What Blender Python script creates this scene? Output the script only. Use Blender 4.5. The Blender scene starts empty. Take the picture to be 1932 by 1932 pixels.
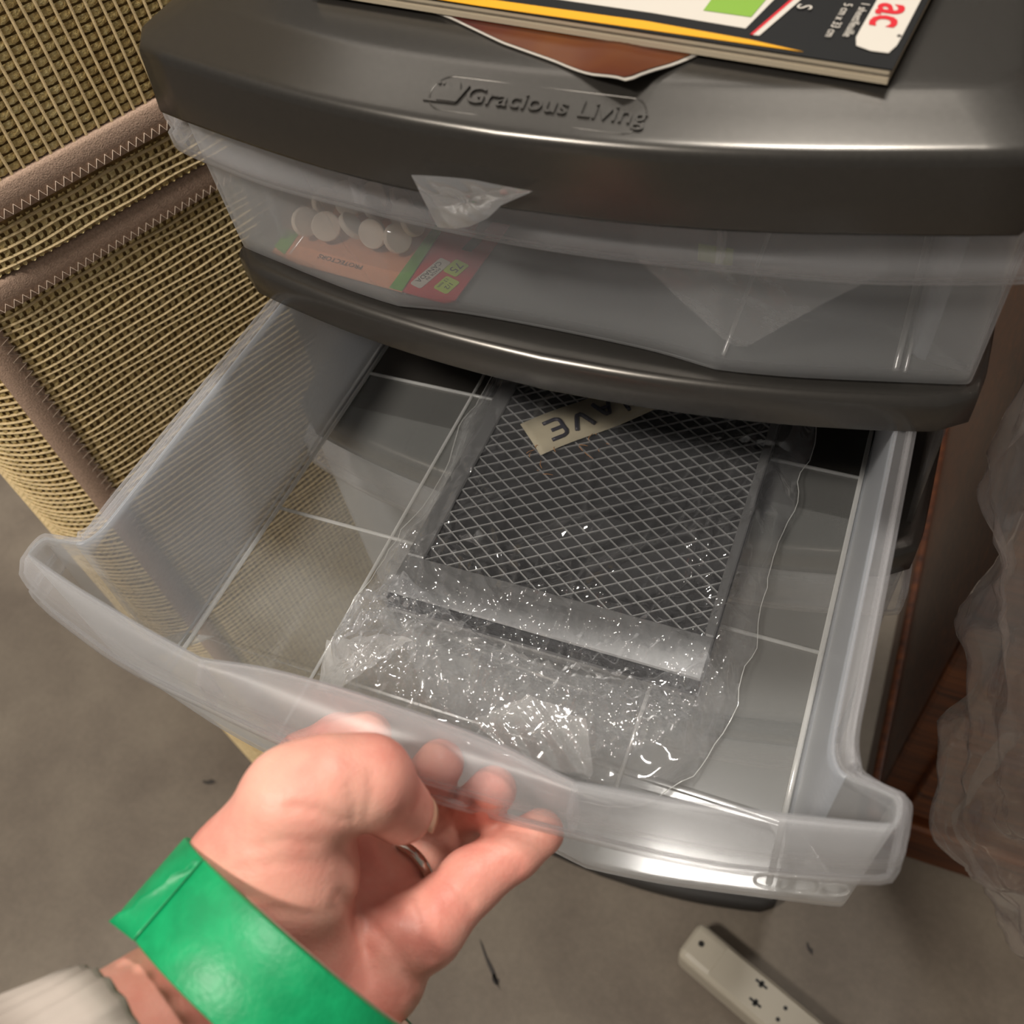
import bpy, bmesh, math, random
import numpy as np
from mathutils import Matrix, Vector

random.seed(7)
RNG = np.random.default_rng(11)
SC = bpy.context.scene
COL = SC.collection
Z0 = 0.66                                  # height of the open drawer's rim above the floor

# ------------------------------------------------------------------ camera, light, exposure
CAM = np.array([0.1163227, -0.12024822, 0.28029614 + Z0])
RT = np.array([[0.92188915, 0.37174648, -0.10920141],     # camera right
               [0.24143575, -0.77160654, -0.5884999],     # camera down
               [-0.30303329, 0.51616655, -0.80108859]])   # camera forward
cd = bpy.data.cameras.new('camera')
cam = bpy.data.objects.new('camera', cd)
COL.objects.link(cam)
mw = Matrix.Identity(4)
for i in range(3):
    mw[i][0] = RT[0][i]; mw[i][1] = -RT[1][i]; mw[i][2] = -RT[2][i]; mw[i][3] = CAM[i]
cam.matrix_world = mw
cd.sensor_width = 36.0
cd.lens = 36.0 * 1843.16 / 1932.0
cd.clip_start = 0.01
cd.dof.use_dof = True
cd.dof.focus_distance = 0.40
cd.dof.aperture_fstop = 13.0
SC.camera = cam

w = bpy.data.worlds.new('room_ambient')
SC.world = w
w.use_nodes = True
w.node_tree.nodes['Background'].inputs[0].default_value = (1.0, 0.93, 0.85, 1)
w.node_tree.nodes['Background'].inputs[1].default_value = 0.17


def area(name, loc, target, size, power, color, size_y=None):
    ld = bpy.data.lights.new(name, 'AREA')
    ld.energy = power
    ld.color = color
    ld.size = size
    if size_y:
        ld.shape = 'RECTANGLE'; ld.size_y = size_y
    o = bpy.data.objects.new(name, ld)
    o.location = loc
    o.rotation_euler = (Vector(target) - Vector(loc)).to_track_quat('-Z', 'Y').to_euler()
    COL.objects.link(o)
    return o


# ceiling fixtures of the basement room: behind the photographer's left shoulder and above the cart; the long far panel is added, standing in for ceiling bounce on the lid
area('ceiling_light_near', (-0.58, -0.85, 2.25), (0.0, 0.1, 0.6), 0.36, 30, (1.0, 0.93, 0.84), 0.2)
area('ceiling_light_over', (0.10, 0.62, 2.3), (0.05, 0.1, 0.5), 0.34, 21, (1.0, 0.95, 0.88), 0.11)
area('ceiling_bounce_panel', (-1.15, 1.35, 2.35), (-0.3, 0.5, 0.3), 3.3, 13, (1.0, 0.94, 0.86), 0.6)

SC.view_settings.view_transform = 'Standard'
SC.view_settings.look = 'None'
SC.view_settings.exposure = 0.0
SC.view_settings.gamma = 1.0
SC.view_settings.use_curve_mapping = False
try:
    SC.cycles.transparent_max_bounces = 24
    SC.cycles.max_bounces = 6
    SC.cycles.diffuse_bounces = 2
    SC.cycles.glossy_bounces = 2
    SC.cycles.transmission_bounces = 3
    SC.cycles.use_adaptive_sampling = True
    SC.cycles.adaptive_threshold = 0.05
    SC.cycles.adaptive_min_samples = 16
    SC.cycles.sample_clamp_indirect = 4.0
except Exception:
    pass


# ------------------------------------------------------------------ materials
class NT:
    def __init__(self, name):
        self.m = bpy.data.materials.new(name)
        self.m.use_nodes = True
        self.t = self.m.node_tree
        self.t.nodes.clear()
        self.out = self.t.nodes.new('ShaderNodeOutputMaterial')

    def n(self, typ, ins=None, **kw):
        nd = self.t.nodes.new(typ)
        for k, v in kw.items():
            setattr(nd, k, v)
        for k, v in (ins or {}).items():
            if hasattr(v, 'is_linked') or isinstance(v, bpy.types.NodeSocket):
                self.t.links.new(v, nd.inputs[k])
            else:
                nd.inputs[k].default_value = v
        return nd

    def done(self, sock):
        self.t.links.new(sock, self.out.inputs[0])
        return self.m

    def coord(self):
        return self.n('ShaderNodeTexCoord').outputs['Object']

    def noise(self, scale, detail=4, rough=0.5, vec=None):
        return self.n('ShaderNodeTexNoise', {'Vector': vec or self.coord(), 'Scale': scale, 'Detail': detail, 'Roughness': rough})

    def ramp(self, fac, stops):
        r = self.n('ShaderNodeValToRGB', {'Fac': fac})
        e = r.color_ramp.elements
        while len(e) < len(stops):
            e.new(0.5)
        for el, (p, c) in zip(e, stops):
            el.position = p; el.color = (*c, 1)
        return r.outputs[0]

    def bump(self, height, strength, dist):
        return self.n('ShaderNodeBump', {'Height': height, 'Strength': strength, 'Distance': dist}).outputs[0]


def rgba(c):
    return (*c, 1.0)


def srgb(r, g, b):
    f = lambda v: (v / 255 / 12.92) if v / 255 <= 0.04045 else ((v / 255 + 0.055) / 1.055) ** 2.4
    return (f(r), f(g), f(b))


def principled(name, color, rough=0.5, metal=0.0, noise=None, bump=None, spec=0.5, coat=0.0, sss=None):
    k = NT(name)
    ins = {'Roughness': rough, 'Metallic': metal, 'Specular IOR Level': spec, 'Coat Weight': coat, 'Coat Roughness': 0.1}
    if noise:
        sc, lo, hi = noise
        nz = k.noise(sc, 5)
        ins['Base Color'] = k.ramp(nz.outputs[0], [(0.3, [c * lo for c in color]), (0.7, [min(1, c * hi) for c in color])])
    else:
        ins['Base Color'] = rgba(color)
    if bump:
        sc, st, ds = bump
        ins['Normal'] = k.bump(k.noise(sc, 3).outputs[0], st, ds)
    p = k.n('ShaderNodeBsdfPrincipled', ins)
    if sss:
        p.inputs['Subsurface Weight'].default_value = sss[0]
        p.inputs['Subsurface Radius'].default_value = sss[1]
        p.inputs['Subsurface Scale'].default_value = sss[2]
    return k.done(p.outputs[0])


def poly_plastic(name, color, body, gloss_rough=0.18, tint=(1, 1, 1), trans=0.5, gmin=0.035, gmax=0.5, bump=None):
    """milky see-through polypropylene: straight-through light + scattering body + surface sheen"""
    k = NT(name)
    nrm = {}
    if bump:
        sc, st, ds = bump
        nrm = {'Normal': k.bump(k.noise(sc, 3).outputs[0], st, ds)}
    tr = k.n('ShaderNodeBsdfTransparent', {'Color': rgba(tint)})
    df = k.n('ShaderNodeBsdfDiffuse', {'Color': rgba(color), **nrm})
    tl = k.n('ShaderNodeBsdfTranslucent', {'Color': rgba(color), **nrm})
    sc = k.n('ShaderNodeMixShader', {'Fac': trans, 1: df.outputs[0], 2: tl.outputs[0]})
    lw = k.n('ShaderNodeLayerWeight', {'Blend': 0.5, **nrm})
    # more milk per ray at grazing angles
    bf = k.n('ShaderNodeMapRange', {'Value': lw.outputs['Facing'], 'From Min': 0.2, 'From Max': 1.0, 'To Min': body, 'To Max': min(0.95, body * 2.6)})
    b = k.n('ShaderNodeMixShader', {'Fac': bf.outputs[0], 1: tr.outputs[0], 2: sc.outputs[0]})
    gl = k.n('ShaderNodeBsdfGlossy', {'Color': (1, 1, 1, 1), 'Roughness': gloss_rough, **nrm})
    pw = k.n('ShaderNodeMath', {0: lw.outputs['Facing'], 1: 4.0}, operation='POWER')
    gf = k.n('ShaderNodeMapRange', {'Value': pw.outputs[0], 'To Min': gmin, 'To Max': gmax})
    f = k.n('ShaderNodeMixShader', {'Fac': gf.outputs[0], 1: b.outputs[0], 2: gl.outputs[0]})
    return k.done(f.outputs[0])


M = {}
M['clear'] = poly_plastic('milky_clear_plastic', srgb(214, 216, 218), 0.18, 0.42, trans=0.5, gmin=0.025)
M['frosted'] = poly_plastic('frosted_wall_plastic', srgb(214, 219, 226), 0.33, 0.3, trans=0.45, bump=(420, 0.1, 0.001))
M['clear_floor'] = poly_plastic('thin_clear_plastic', srgb(222, 224, 222), 0.145, 0.12, trans=0.45)
M['clear_rib'] = poly_plastic('clear_plastic_ribs', srgb(240, 240, 238), 0.45, 0.1, trans=0.4, gmin=0.08)
M['clear_rim'] = poly_plastic('clear_plastic_rim', srgb(222, 221, 223), 0.15, 0.38, trans=0.5, gmin=0.02, gmax=0.18)
M['smoke'] = poly_plastic('grey_side_plastic', srgb(150, 146, 142), 0.22, 0.25, tint=(0.85, 0.84, 0.83))
M['film'] = poly_plastic('crinkled_film', srgb(245, 246, 250), 0.06, 0.07, trans=0.5, gmin=0.085, gmax=0.85)
M['film_soft'] = poly_plastic('soft_film', srgb(240, 238, 236), 0.30, 0.14, trans=0.5, gmin=0.12, gmax=0.6, bump=(160, 0.3, 0.002))
M['bagwrap'] = poly_plastic('grey_wrap_film', srgb(205, 196, 192), 0.075, 0.10, trans=0.4, gmin=0.09, gmax=0.6, bump=(60, 0.12, 0.003))
M['film_scrap'] = poly_plastic('silvery_film', srgb(242, 242, 244), 0.26, 0.12, trans=0.4, gmin=0.25, gmax=0.7)
M['blister'] = poly_plastic('blister_plastic', srgb(240, 235, 228), 0.05, 0.05, trans=0.5, gmin=0.06, gmax=0.6)
M['grey'] = principled('dark_grey_lid_plastic', srgb(84, 81, 77), 0.27, 0.72, noise=(700, 0.94, 1.06), spec=0.5, coat=0.0)
M['grey_matte'] = principled('matte_grey_base_plastic', srgb(70, 68, 66), 0.65, spec=0.3)
M['black_pad'] = principled('charcoal_pad', (0.006, 0.006, 0.007), 0.85, bump=(500, 0.5, 0.001))
M['alu'] = principled('aluminium', (0.62, 0.62, 0.62), 0.45, 0.8)
M['alu_dark'] = principled('aluminium_frame', (0.26, 0.26, 0.26), 0.45, 0.7)
M['masking'] = principled('label_tape', srgb(176, 166, 142), 0.7, noise=(120, 0.94, 1.05))
M['ink'] = principled('marker_ink', (0.006, 0.006, 0.02), 0.5)
M['rust'] = principled('scratch_orange', srgb(190, 130, 70), 0.6)
M['steel'] = principled('silver_ring', (0.66, 0.62, 0.54), 0.2, 1.0)
M['nail'] = principled('fingernail', srgb(214, 168, 140), 0.35)
M['tape_core'] = principled('cardboard_core', srgb(176, 150, 130), 0.8)
M['white_plastic'] = principled('cream_plastic', srgb(205, 196, 178), 0.45)
M['dark'] = principled('socket_dark', (0.012, 0.011, 0.010), 0.5)
M['brown_paper'] = None
M['white_paper'] = principled('paper_white', srgb(196, 189, 178), 0.7)
M['cream_paper'] = principled('paper_cream', srgb(190, 176, 152), 0.7)
M['cover_black'] = principled('cover_black', (0.006, 0.006, 0.006), 0.5, spec=0.25)
M['red_print'] = principled('print_red', srgb(196, 24, 38), 0.4)
M['yellow_print'] = principled('print_yellow', srgb(222, 158, 8), 0.4)
M['green_print'] = principled('print_green', srgb(120, 160, 50), 0.45)
M['card_red'] = principled('card_red', srgb(190, 30, 46), 0.4)
M['card_peach'] = principled('card_peach', srgb(226, 150, 108), 0.5)
M['card_green'] = principled('card_green', srgb(90, 160, 40), 0.45)
M['badge_lime'] = principled('badge_lime', srgb(176, 200, 60), 0.5)
M['felt'] = principled('felt_pad', srgb(232, 215, 196), 0.9)
M['trim'] = principled('taupe_binding', srgb(178, 150, 130), 0.85, noise=(900, 0.8, 1.15), bump=(1400, 0.4, 0.001))
M['stitch'] = principled('stitch_thread', srgb(205, 185, 165), 0.8)
M['cord'] = principled('paper_cord', srgb(220, 196, 150), 0.75, noise=(220, 0.82, 1.12), bump=(1500, 0.4, 0.0006))
M['sleeve'] = None


def mat_straw():
    k = NT('straw_weave')
    v = k.coord()
    a = k.noise(22, 3, 0.6, v)
    b = k.noise(500, 3, 0.6, v)
    mx = k.n('ShaderNodeMath', {0: a.outputs[0], 1: b.outputs[0]}, operation='ADD')
    mm = k.n('ShaderNodeMath', {0: mx.outputs[0], 1: 0.5}, operation='MULTIPLY')
    c = k.ramp(mm.outputs[0], [(0.34, srgb(172, 138, 80)), (0.5, srgb(214, 188, 124)), (0.66, srgb(236, 218, 164))])
    p = k.n('ShaderNodeBsdfPrincipled', {'Base Color': c, 'Roughness': 0.6, 'Normal': k.bump(b.outputs[0], 0.5, 0.001)})
    return k.done(p.outputs[0])


M['straw'] = mat_straw()
M['straw_back'] = principled('straw_backing', srgb(166, 134, 84), 0.9, noise=(260, 0.65, 1.25))


def mat_floor():
    k = NT('concrete_floor')
    v = k.coord()
    a = k.noise(7, 5, 0.55, v)
    b = k.noise(160, 4, 0.6, v)
    c1 = k.ramp(a.outputs[0], [(0.3, srgb(116, 104, 92)), (0.5, srgb(136, 124, 110)), (0.72, srgb(152, 140, 124))])
    c2 = k.ramp(b.outputs[0], [(0.3, (0.86, 0.86, 0.86)), (0.7, (1.0, 1.0, 1.0))])
    mx = k.n('ShaderNodeMix', {'Factor': 1.0, 6: c1, 7: c2}, data_type='RGBA', blend_type='MULTIPLY')
    p = k.n('ShaderNodeBsdfPrincipled', {'Base Color': mx.outputs[2], 'Roughness': 0.55, 'Normal': k.bump(b.outputs[0], 0.15, 0.002)})
    return k.done(p.outputs[0])


M['floor'] = mat_floor()


def mat_wood():
    k = NT('dark_red_wood')
    v = k.coord()
    mp = k.n('ShaderNodeMapping', {'Vector': v, 'Scale': (3.0, 40.0, 40.0)})
    a = k.noise(3.0, 6, 0.6, mp.outputs[0])
    c = k.ramp(a.outputs[0], [(0.3, srgb(58, 28, 14)), (0.55, srgb(104, 54, 24)), (0.75, srgb(132, 76, 34))])
    p = k.n('ShaderNodeBsdfPrincipled', {'Base Color': c, 'Roughness': 0.4})
    return k.done(p.outputs[0])


M['wood'] = mat_wood()


def mat_brown_paper():
    k = NT('brown_glossy_sheet')
    a = k.noise(26, 3, 0.5)
    c = k.ramp(a.outputs[0], [(0.35, srgb(66, 18, 24)), (0.58, srgb(88, 42, 14)), (0.75, srgb(102, 56, 16))])
    p = k.n('ShaderNodeBsdfPrincipled', {'Base Color': c, 'Roughness': 0.35})
    return k.done(p.outputs[0])


M['brown_paper'] = mat_brown_paper()


def mat_tape():
    k = NT('green_masking_tape')
    v = k.coord()
    a = k.noise(90, 4, 0.6, v)
    b = k.noise(600, 3, 0.6, v)
    c = k.ramp(a.outputs[0], [(0.35, srgb(2, 140, 84)), (0.65, srgb(12, 160, 98))])
    p = k.n('ShaderNodeBsdfPrincipled', {'Base Color': c, 'Roughness': 0.42, 'Normal': k.bump(b.outputs[0], 0.18, 0.0010)})
    return k.done(p.outputs[0])


M['tape'] = mat_tape()
M['tape_side'] = principled('tape_roll_side', srgb(96, 128, 108), 0.6)


def mat_skin():
    k = NT('skin')
    v = k.coord()
    a = k.noise(38, 4, 0.55, v)
    b = k.noise(900, 3, 0.6, v)
    d = k.noise(170, 3, 0.6, v)
    c = k.ramp(a.outputs[0], [(0.3, srgb(216, 134, 119)), (0.5, srgb(229, 160, 143)), (0.7, srgb(234, 177, 157))])
    hh = k.n('ShaderNodeMath', {0: b.outputs[0], 1: d.outputs[0]}, operation='ADD')
    p = k.n('ShaderNodeBsdfPrincipled', {'Base Color': c, 'Roughness': 0.45, 'Specular IOR Level': 0.4,
            'Subsurface Weight': 0.15, 'Subsurface Scale': 0.003, 'Normal': k.bump(hh.outputs[0], 0.16, 0.0012)})
    p.inputs['Subsurface Radius'].default_value = (1.0, 0.35, 0.2)
    return k.done(p.outputs[0])


M['skin'] = mat_skin()


def mat_sleeve():
    k = NT('grey_ribbed_knit')
    wv = k.n('ShaderNodeTexWave', {'Vector': k.n('ShaderNodeTexCoord').outputs['UV'], 'Scale': 60.0, 'Distortion': 0.3})
    c = k.ramp(wv.outputs[0], [(0.2, srgb(150, 138, 128)), (0.8, srgb(188, 176, 166))])
    p = k.n('ShaderNodeBsdfPrincipled', {'Base Color': c, 'Roughness': 0.9, 'Normal': k.bump(wv.outputs[0], 0.5, 0.002)})
    return k.done(p.outputs[0])


M['sleeve'] = mat_sleeve()


# ------------------------------------------------------------------ mesh helpers
def raw(name, verts, faces, mat, smooth=True):
    me = bpy.data.meshes.new(name)
    me.from_pydata([tuple(map(float, v)) for v in verts], [], [tuple(map(int, f)) for f in faces])
    if mat is not None:
        me.materials.append(mat)
    if smooth:
        me.polygons.foreach_set('use_smooth', [True] * len(me.polygons))
    me.update()
    return me


class Thing:
    """top-level object at `base`; parts are given in world coordinates"""

    def __init__(self, name, base, label=None, cat=None, group=None, kind=None, mesh=None):
        self.base = np.array(base, float)
        if mesh is not None:
            v, f, mat, sm = mesh
            self.o = bpy.data.objects.new(name, raw(name, np.asarray(v, float) - self.base, f, mat, sm))
        else:
            self.o = bpy.data.objects.new(name, None)
            self.o.empty_display_size = 0.02
        self.o.location = self.base
        COL.objects.link(self.o)
        if label: self.o['label'] = label
        if cat: self.o['category'] = cat
        if group: self.o['group'] = group
        if kind: self.o['kind'] = kind

    def part(self, name, v, f, mat, smooth=True, parent=None, label=None, kind=None):
        o = bpy.data.objects.new(name, raw(name, np.asarray(v, float) - self.base, f, mat, smooth))
        COL.objects.link(o)
        o.parent = parent or self.o
        if label: o['label'] = label
        if kind: o['kind'] = kind
        return o

    def share(self, name, me, offset, parent=None, rot=None, scale=None):
        o = bpy.data.objects.new(name, me)
        COL.objects.link(o)
        o.parent = parent or self.o
        o.location = np.array(offset, float) - (self.base if parent is None or parent is self.o else self.base)
        if rot is not None: o.rotation_euler = rot
        if scale is not None: o.scale = scale
        return o


def solidify(o, t, offset=-1.0):
    m = o.modifiers.new('thick', 'SOLIDIFY')
    m.thickness = t
    m.offset = offset
    return o


def bevel(o, wd, seg=2):
    m = o.modifiers.new('edge', 'BEVEL')
    m.width = wd; m.segments = seg; m.limit_method = 'ANGLE'
    m.angle_limit = math.radians(40)
    return o


def box(x0, x1, y0, y1, z0, z1):
    v = [(x0, y0, z0), (x1, y0, z0), (x1, y1, z0), (x0, y1, z0), (x0, y0, z1), (x1, y0, z1), (x1, y1, z1), (x0, y1, z1)]
    f = [(0, 3, 2, 1), (4, 5, 6, 7), (0, 1, 5, 4), (1, 2, 6, 5), (2, 3, 7, 6), (3, 0, 4, 7)]
    return np.array(v, float), f


def loft(loops, closed=True, cap0=False, cap1=False):
    n = len(loops[0])
    v = np.vstack(loops)
    f = []
    for k in range(len(loops) - 1):
        for i in range(n if closed else n - 1):
            j = (i + 1) % n
            f.append((k * n + i, k * n + j, (k + 1) * n + j, (k + 1) * n + i))
    if cap0: f.append(tuple(range(n - 1, -1, -1)))
    if cap1: f.append(tuple((len(loops) - 1) * n + i for i in range(n)))
    return v, f


def join(*parts):
    V, F, o = [], [], 0
    for v, f in parts:
        V.append(np.asarray(v, float))
        F += [tuple(i + o for i in q) for q in f]
        o += len(v)
    return np.vstack(V), F


def tube(pts, r, n=6, closed=False, flat=None):
    """round tube along points; r may be a list"""
    P = np.asarray(pts, float)
    m = len(P)
    R = np.full(m, r) if np.isscalar(r) else np.asarray(r)
    loops = []
    up = np.array([0.13, 0.21, 0.97])
    for i in range(m):
        if closed:
            t = P[(i + 1) % m] - P[i - 1]
        else:
            t = P[min(i + 1, m - 1)] - P[max(i - 1, 0)]
        t = t / (np.linalg.norm(t) + 1e-12)
        a = np.cross(t, up)
        if np.linalg.norm(a) < 0.05: a = np.cross(t, [1, 0, 0])
        a /= np.linalg.norm(a)
        b = np.cross(t, a)
        th = np.arange(n) * 2 * math.pi / n
        loops.append(P[i] + R[i] * (np.outer(np.cos(th), a) + np.outer(np.sin(th), b)))
    if closed:
        loops.append(loops[0])
        return loft(loops)
    return loft(loops, cap0=True, cap1=True)


def frame_pts(origin, ex, ey, ez, pts):
    return np.asarray(origin) + np.asarray(pts) @ np.array([ex, ey, ez])


def resample(poly, n, closed=False):
    P = np.asarray(poly, float)
    if closed: P = np.vstack([P, P[:1]])
    d = np.r_[0, np.cumsum(np.linalg.norm(np.diff(P, axis=0), axis=1))]
    t = np.linspace(0, d[-1], n + (1 if closed else 0))
    if closed: t = t[:-1]
    return np.stack([np.interp(t, d, P[:, k]) for k in range(P.shape[1])], 1)


def smooth_curve(poly, n, it=2):
    """chaikin then resample (open)"""
    P = np.asarray(poly, float)
    for _ in range(it):
        q = P[:-1] * 0.75 + P[1:] * 0.25
        r = P[:-1] * 0.25 + P[1:] * 0.75
        P = np.vstack([P[:1], np.stack([q, r], 1).reshape(-1, P.shape[1]), P[-1:]])
    return resample(P, n)


def text_mesh(s, size, extrude, bold=0.0):
    cu = bpy.data.curves.new('lettering', 'FONT')
    cu.body = s
    cu.size = size
    cu.extrude = extrude
    cu.offset = bold
    cu.align_x = 'CENTER'; cu.align_y = 'CENTER'
    cu.resolution_u = 3
    o = bpy.data.objects.new('lettering_tmp', cu)
    COL.objects.link(o)
    dg = bpy.context.evaluated_depsgraph_get()
    ev = o.evaluated_get(dg)
    me = ev.to_mesh()
    v = np.array([p.co[:] for p in me.vertices])
    f = [tuple(p.vertices) for p in me.polygons]
    ev.to_mesh_clear()
    bpy.data.objects.remove(o)
    bpy.data.curves.remove(cu)
    return v, f


def tri(t):
    return np.abs(2 * (t - np.floor(t + 0.5)))


def crumple(x, y, n, f0, f1, seed):
    """sum of warped creases, 0..1-ish"""
    r = np.random.default_rng(seed)
    h = np.zeros_like(x); tot = 0
    for i in range(n):
        f = f0 * (f1 / f0) ** (i / max(1, n - 1))
        a = r.uniform(0, math.pi)
        wx = 0.35 * np.sin(f * 0.7 * (x * math.cos(a + 1.1) + y * math.sin(a + 1.1)) * 6.28 + r.uniform(0, 6)) / f
        t = f * ((x + wx) * math.cos(a) + (y - wx) * math.sin(a)) + r.uniform(0, 1)
        am = f0 / f
        h += am * tri(t) * (0.55 + 0.45 * np.sin(3.1 * f * 0.35 * (x * math.sin(a) - y * math.cos(a)) * 6.28 + r.uniform(0, 6)))
        tot += am
    return h / tot


def W(p):
    p = np.asarray(p, float).copy()
    p[..., 2] += Z0
    return p


# ------------------------------------------------------------------ floor
gx, gy = np.meshgrid(np.linspace(-2.2, 2.2, 23), np.linspace(-1.6, 2.4, 21))
n0 = gx.shape[1]
fv = np.stack([gx.ravel(), gy.ravel(), np.zeros(gx.size)], 1)
ff = [(r * n0 + c, r * n0 + c + 1, (r + 1) * n0 + c + 1, (r + 1) * n0 + c) for r in range(gx.shape[0] - 1) for c in range(n0 - 1)]
FL = Thing('floor', (0, 0, 0), kind='structure', mesh=(fv, ff, M['floor'], False))
FL.o['label'] = 'mottled brown-grey concrete floor under the drawer cart'
M['wall'] = principled('dark_unseen_wall', srgb(54, 47, 40), 0.8, noise=(4, 0.8, 1.15))
v, f = box(-2.2, 2.2, 2.38, 2.46, 0, 2.5)
Thing('unseen_wall_back', (0, 2.42, 0), kind='structure', mesh=(v, f, M['wall'], False))  # unseen wall, added dark to block ambient light from the lid top's reflection
M['scuff'] = principled('dark_scuff', srgb(62, 56, 52), 0.6)


def scuff(cx, cy, ang, L, wd):
    t = np.linspace(-1, 1, 9)
    e = np.array([math.cos(ang), math.sin(ang)]); q = np.array([-e[1], e[0]])
    top = [np.r_[np.array([cx, cy]) + e * s * L + q * wd * (1 - s * s) * (0.6 + 0.4 * math.sin(5 * s)), 0.0006] for s in t]
    bot = [np.r_[np.array([cx, cy]) + e * s * L - q * wd * (1 - s * s), 0.0006] for s in t]
    v = np.vstack([top, bot])
    f = [(i, i + 9, i + 10, i + 1) for i in range(8)]
    FL.part('scuff_mark', v, f, M['scuff'], False)


scuff(-0.070, 0.012, -0.77, 0.024, 0.0020)
scuff(-0.060, 0.002, -0.77, 0.006, 0.0032)
scuff(-0.4115, 0.0698, 0.3, 0.008, 0.003)
scuff(0.19, 0.1236, -0.9, 0.006, 0.0022)

# ------------------------------------------------------------------ drawer cart
YAW, PIT = 0.0133, -0.0489
PIV = np.array([0, 0.15, 0])
_rz = np.array([[math.cos(YAW), -math.sin(YAW), 0], [math.sin(YAW), math.cos(YAW), 0], [0, 0, 1]])
_rx = np.array([[1, 0, 0], [0, math.cos(PIT), -math.sin(PIT)], [0, math.sin(PIT), math.cos(PIT)]])
MD = _rz @ _rx


def open_tf(p):            # local coordinates of the open drawer -> world
    return W((np.asarray(p, float) - PIV) @ MD.T + PIV)


def shut_tf(dz):           # closed drawer whose rim lies dz above the open drawer's rim
    return lambda p: W(np.asarray(p, float) + np.array([0, 0.157, dz]))


CART = Thing('drawer_cart', (0, 0.30, 0), 'tall plastic drawer cart with dark grey lid, grey shelf bands and one drawer pulled open', 'drawer cart')

#        wall top (I)          flange edge (O)      lip drop  wall foot (B)
HALF = [((.128, .290), (.133, .290), .007, (.1245, .286)),
        ((.1295, .200), (.1345, .200), .007, (.1268, .200)),
        ((.130, .100), (.135, .100), .007, (.1273, .100)),
        ((.130, .030), (.135, .030), .007, (.1275, .030)),
        ((.130, .012), (.135, .014), .007, (.1275, .012)),
        ((.1305, .004), (.1357, .0072), .008, (.1285, .004)),
        ((.1322, -.0008), (.1373, .0032), .010, (.130, -.0012)),
        ((.1355, -.0035), (.1398, .0010), .013, (.1335, -.0035)),
        ((.1470, -.0050), (.1505, -.0010), .016, (.1450, -.0050)),
        ((.1490, -.0056), (.1532, -.0018), .020, (.1476, -.0056)),
        ((.1500, -.0078), (.1542, -.0045), .023, (.1488, -.0074)),
        ((.1498, -.0122), (.1540, -.0150), .024, (.1484, -.0104)),
        ((.1465, -.0143), (.1508, -.0198), .024, (.1450, -.0120)),
        ((.1250, -.0194), (.1260, -.0268), .024, (.1250, -.0165)),
        ((.1080, -.0228), (.1080, -.0310), .024, (.1070, -.0205)),
        ((.0900, -.0262), (.0900, -.0337), .024, (.0900, -.0240)),
        ((.0720, -.0290), (.0720, -.0355), .024, (.0720, -.0267)),
        ((.0645, -.0302), (.0645, -.0362), .024, (.0645, -.0275)),
        ((.0600, -.0296), (.0600, -.0367), .024, (.0600, -.0270)),
        ((.0420, -.0266), (.0420, -.0384), .024, (.0420, -.0248)),
        ((.0200, -.0252), (.0200, -.0398), .024, (.0200, -.0240)),
        ((.0000, -.0250), (.0000, -.0402), .024, (.0000, -.0238))]


def dense(rows, n=3):
    A = np.array([[*i, *o, d, *b] for i, o, d, b in rows])
    t = np.arange(len(A)); tt = np.linspace(0, len(A) - 1, (len(A) - 1) * n + 1)
    # monotone catmull-rom
    out = []
    for u in tt:
        k = min(int(u), len(A) - 2); s = u - k
        p0, p1, p2, p3 = A[max(k - 1, 0)], A[k], A[k + 1], A[min(k + 2, len(A) - 1)]
        if k in (0, 16, 17): out.append(p1 + (p2 - p1) * s); continue
        out.append(0.5 * ((2 * p1) + (-p0 + p2) * s + (2 * p0 - 5 * p1 + 4 * p2 - p3) * s * s + (-p0 + 3 * p1 - 3 * p2 + p3) * s ** 3))
    return np.array(out)


HD = dense(HALF)
HM = HD[::-1][1:].copy()
HM[:, [0, 2, 5]] *= -1
FULL = np.vstack([HD, HM])                 # open chain, right back corner -> front -> left back corner


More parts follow.
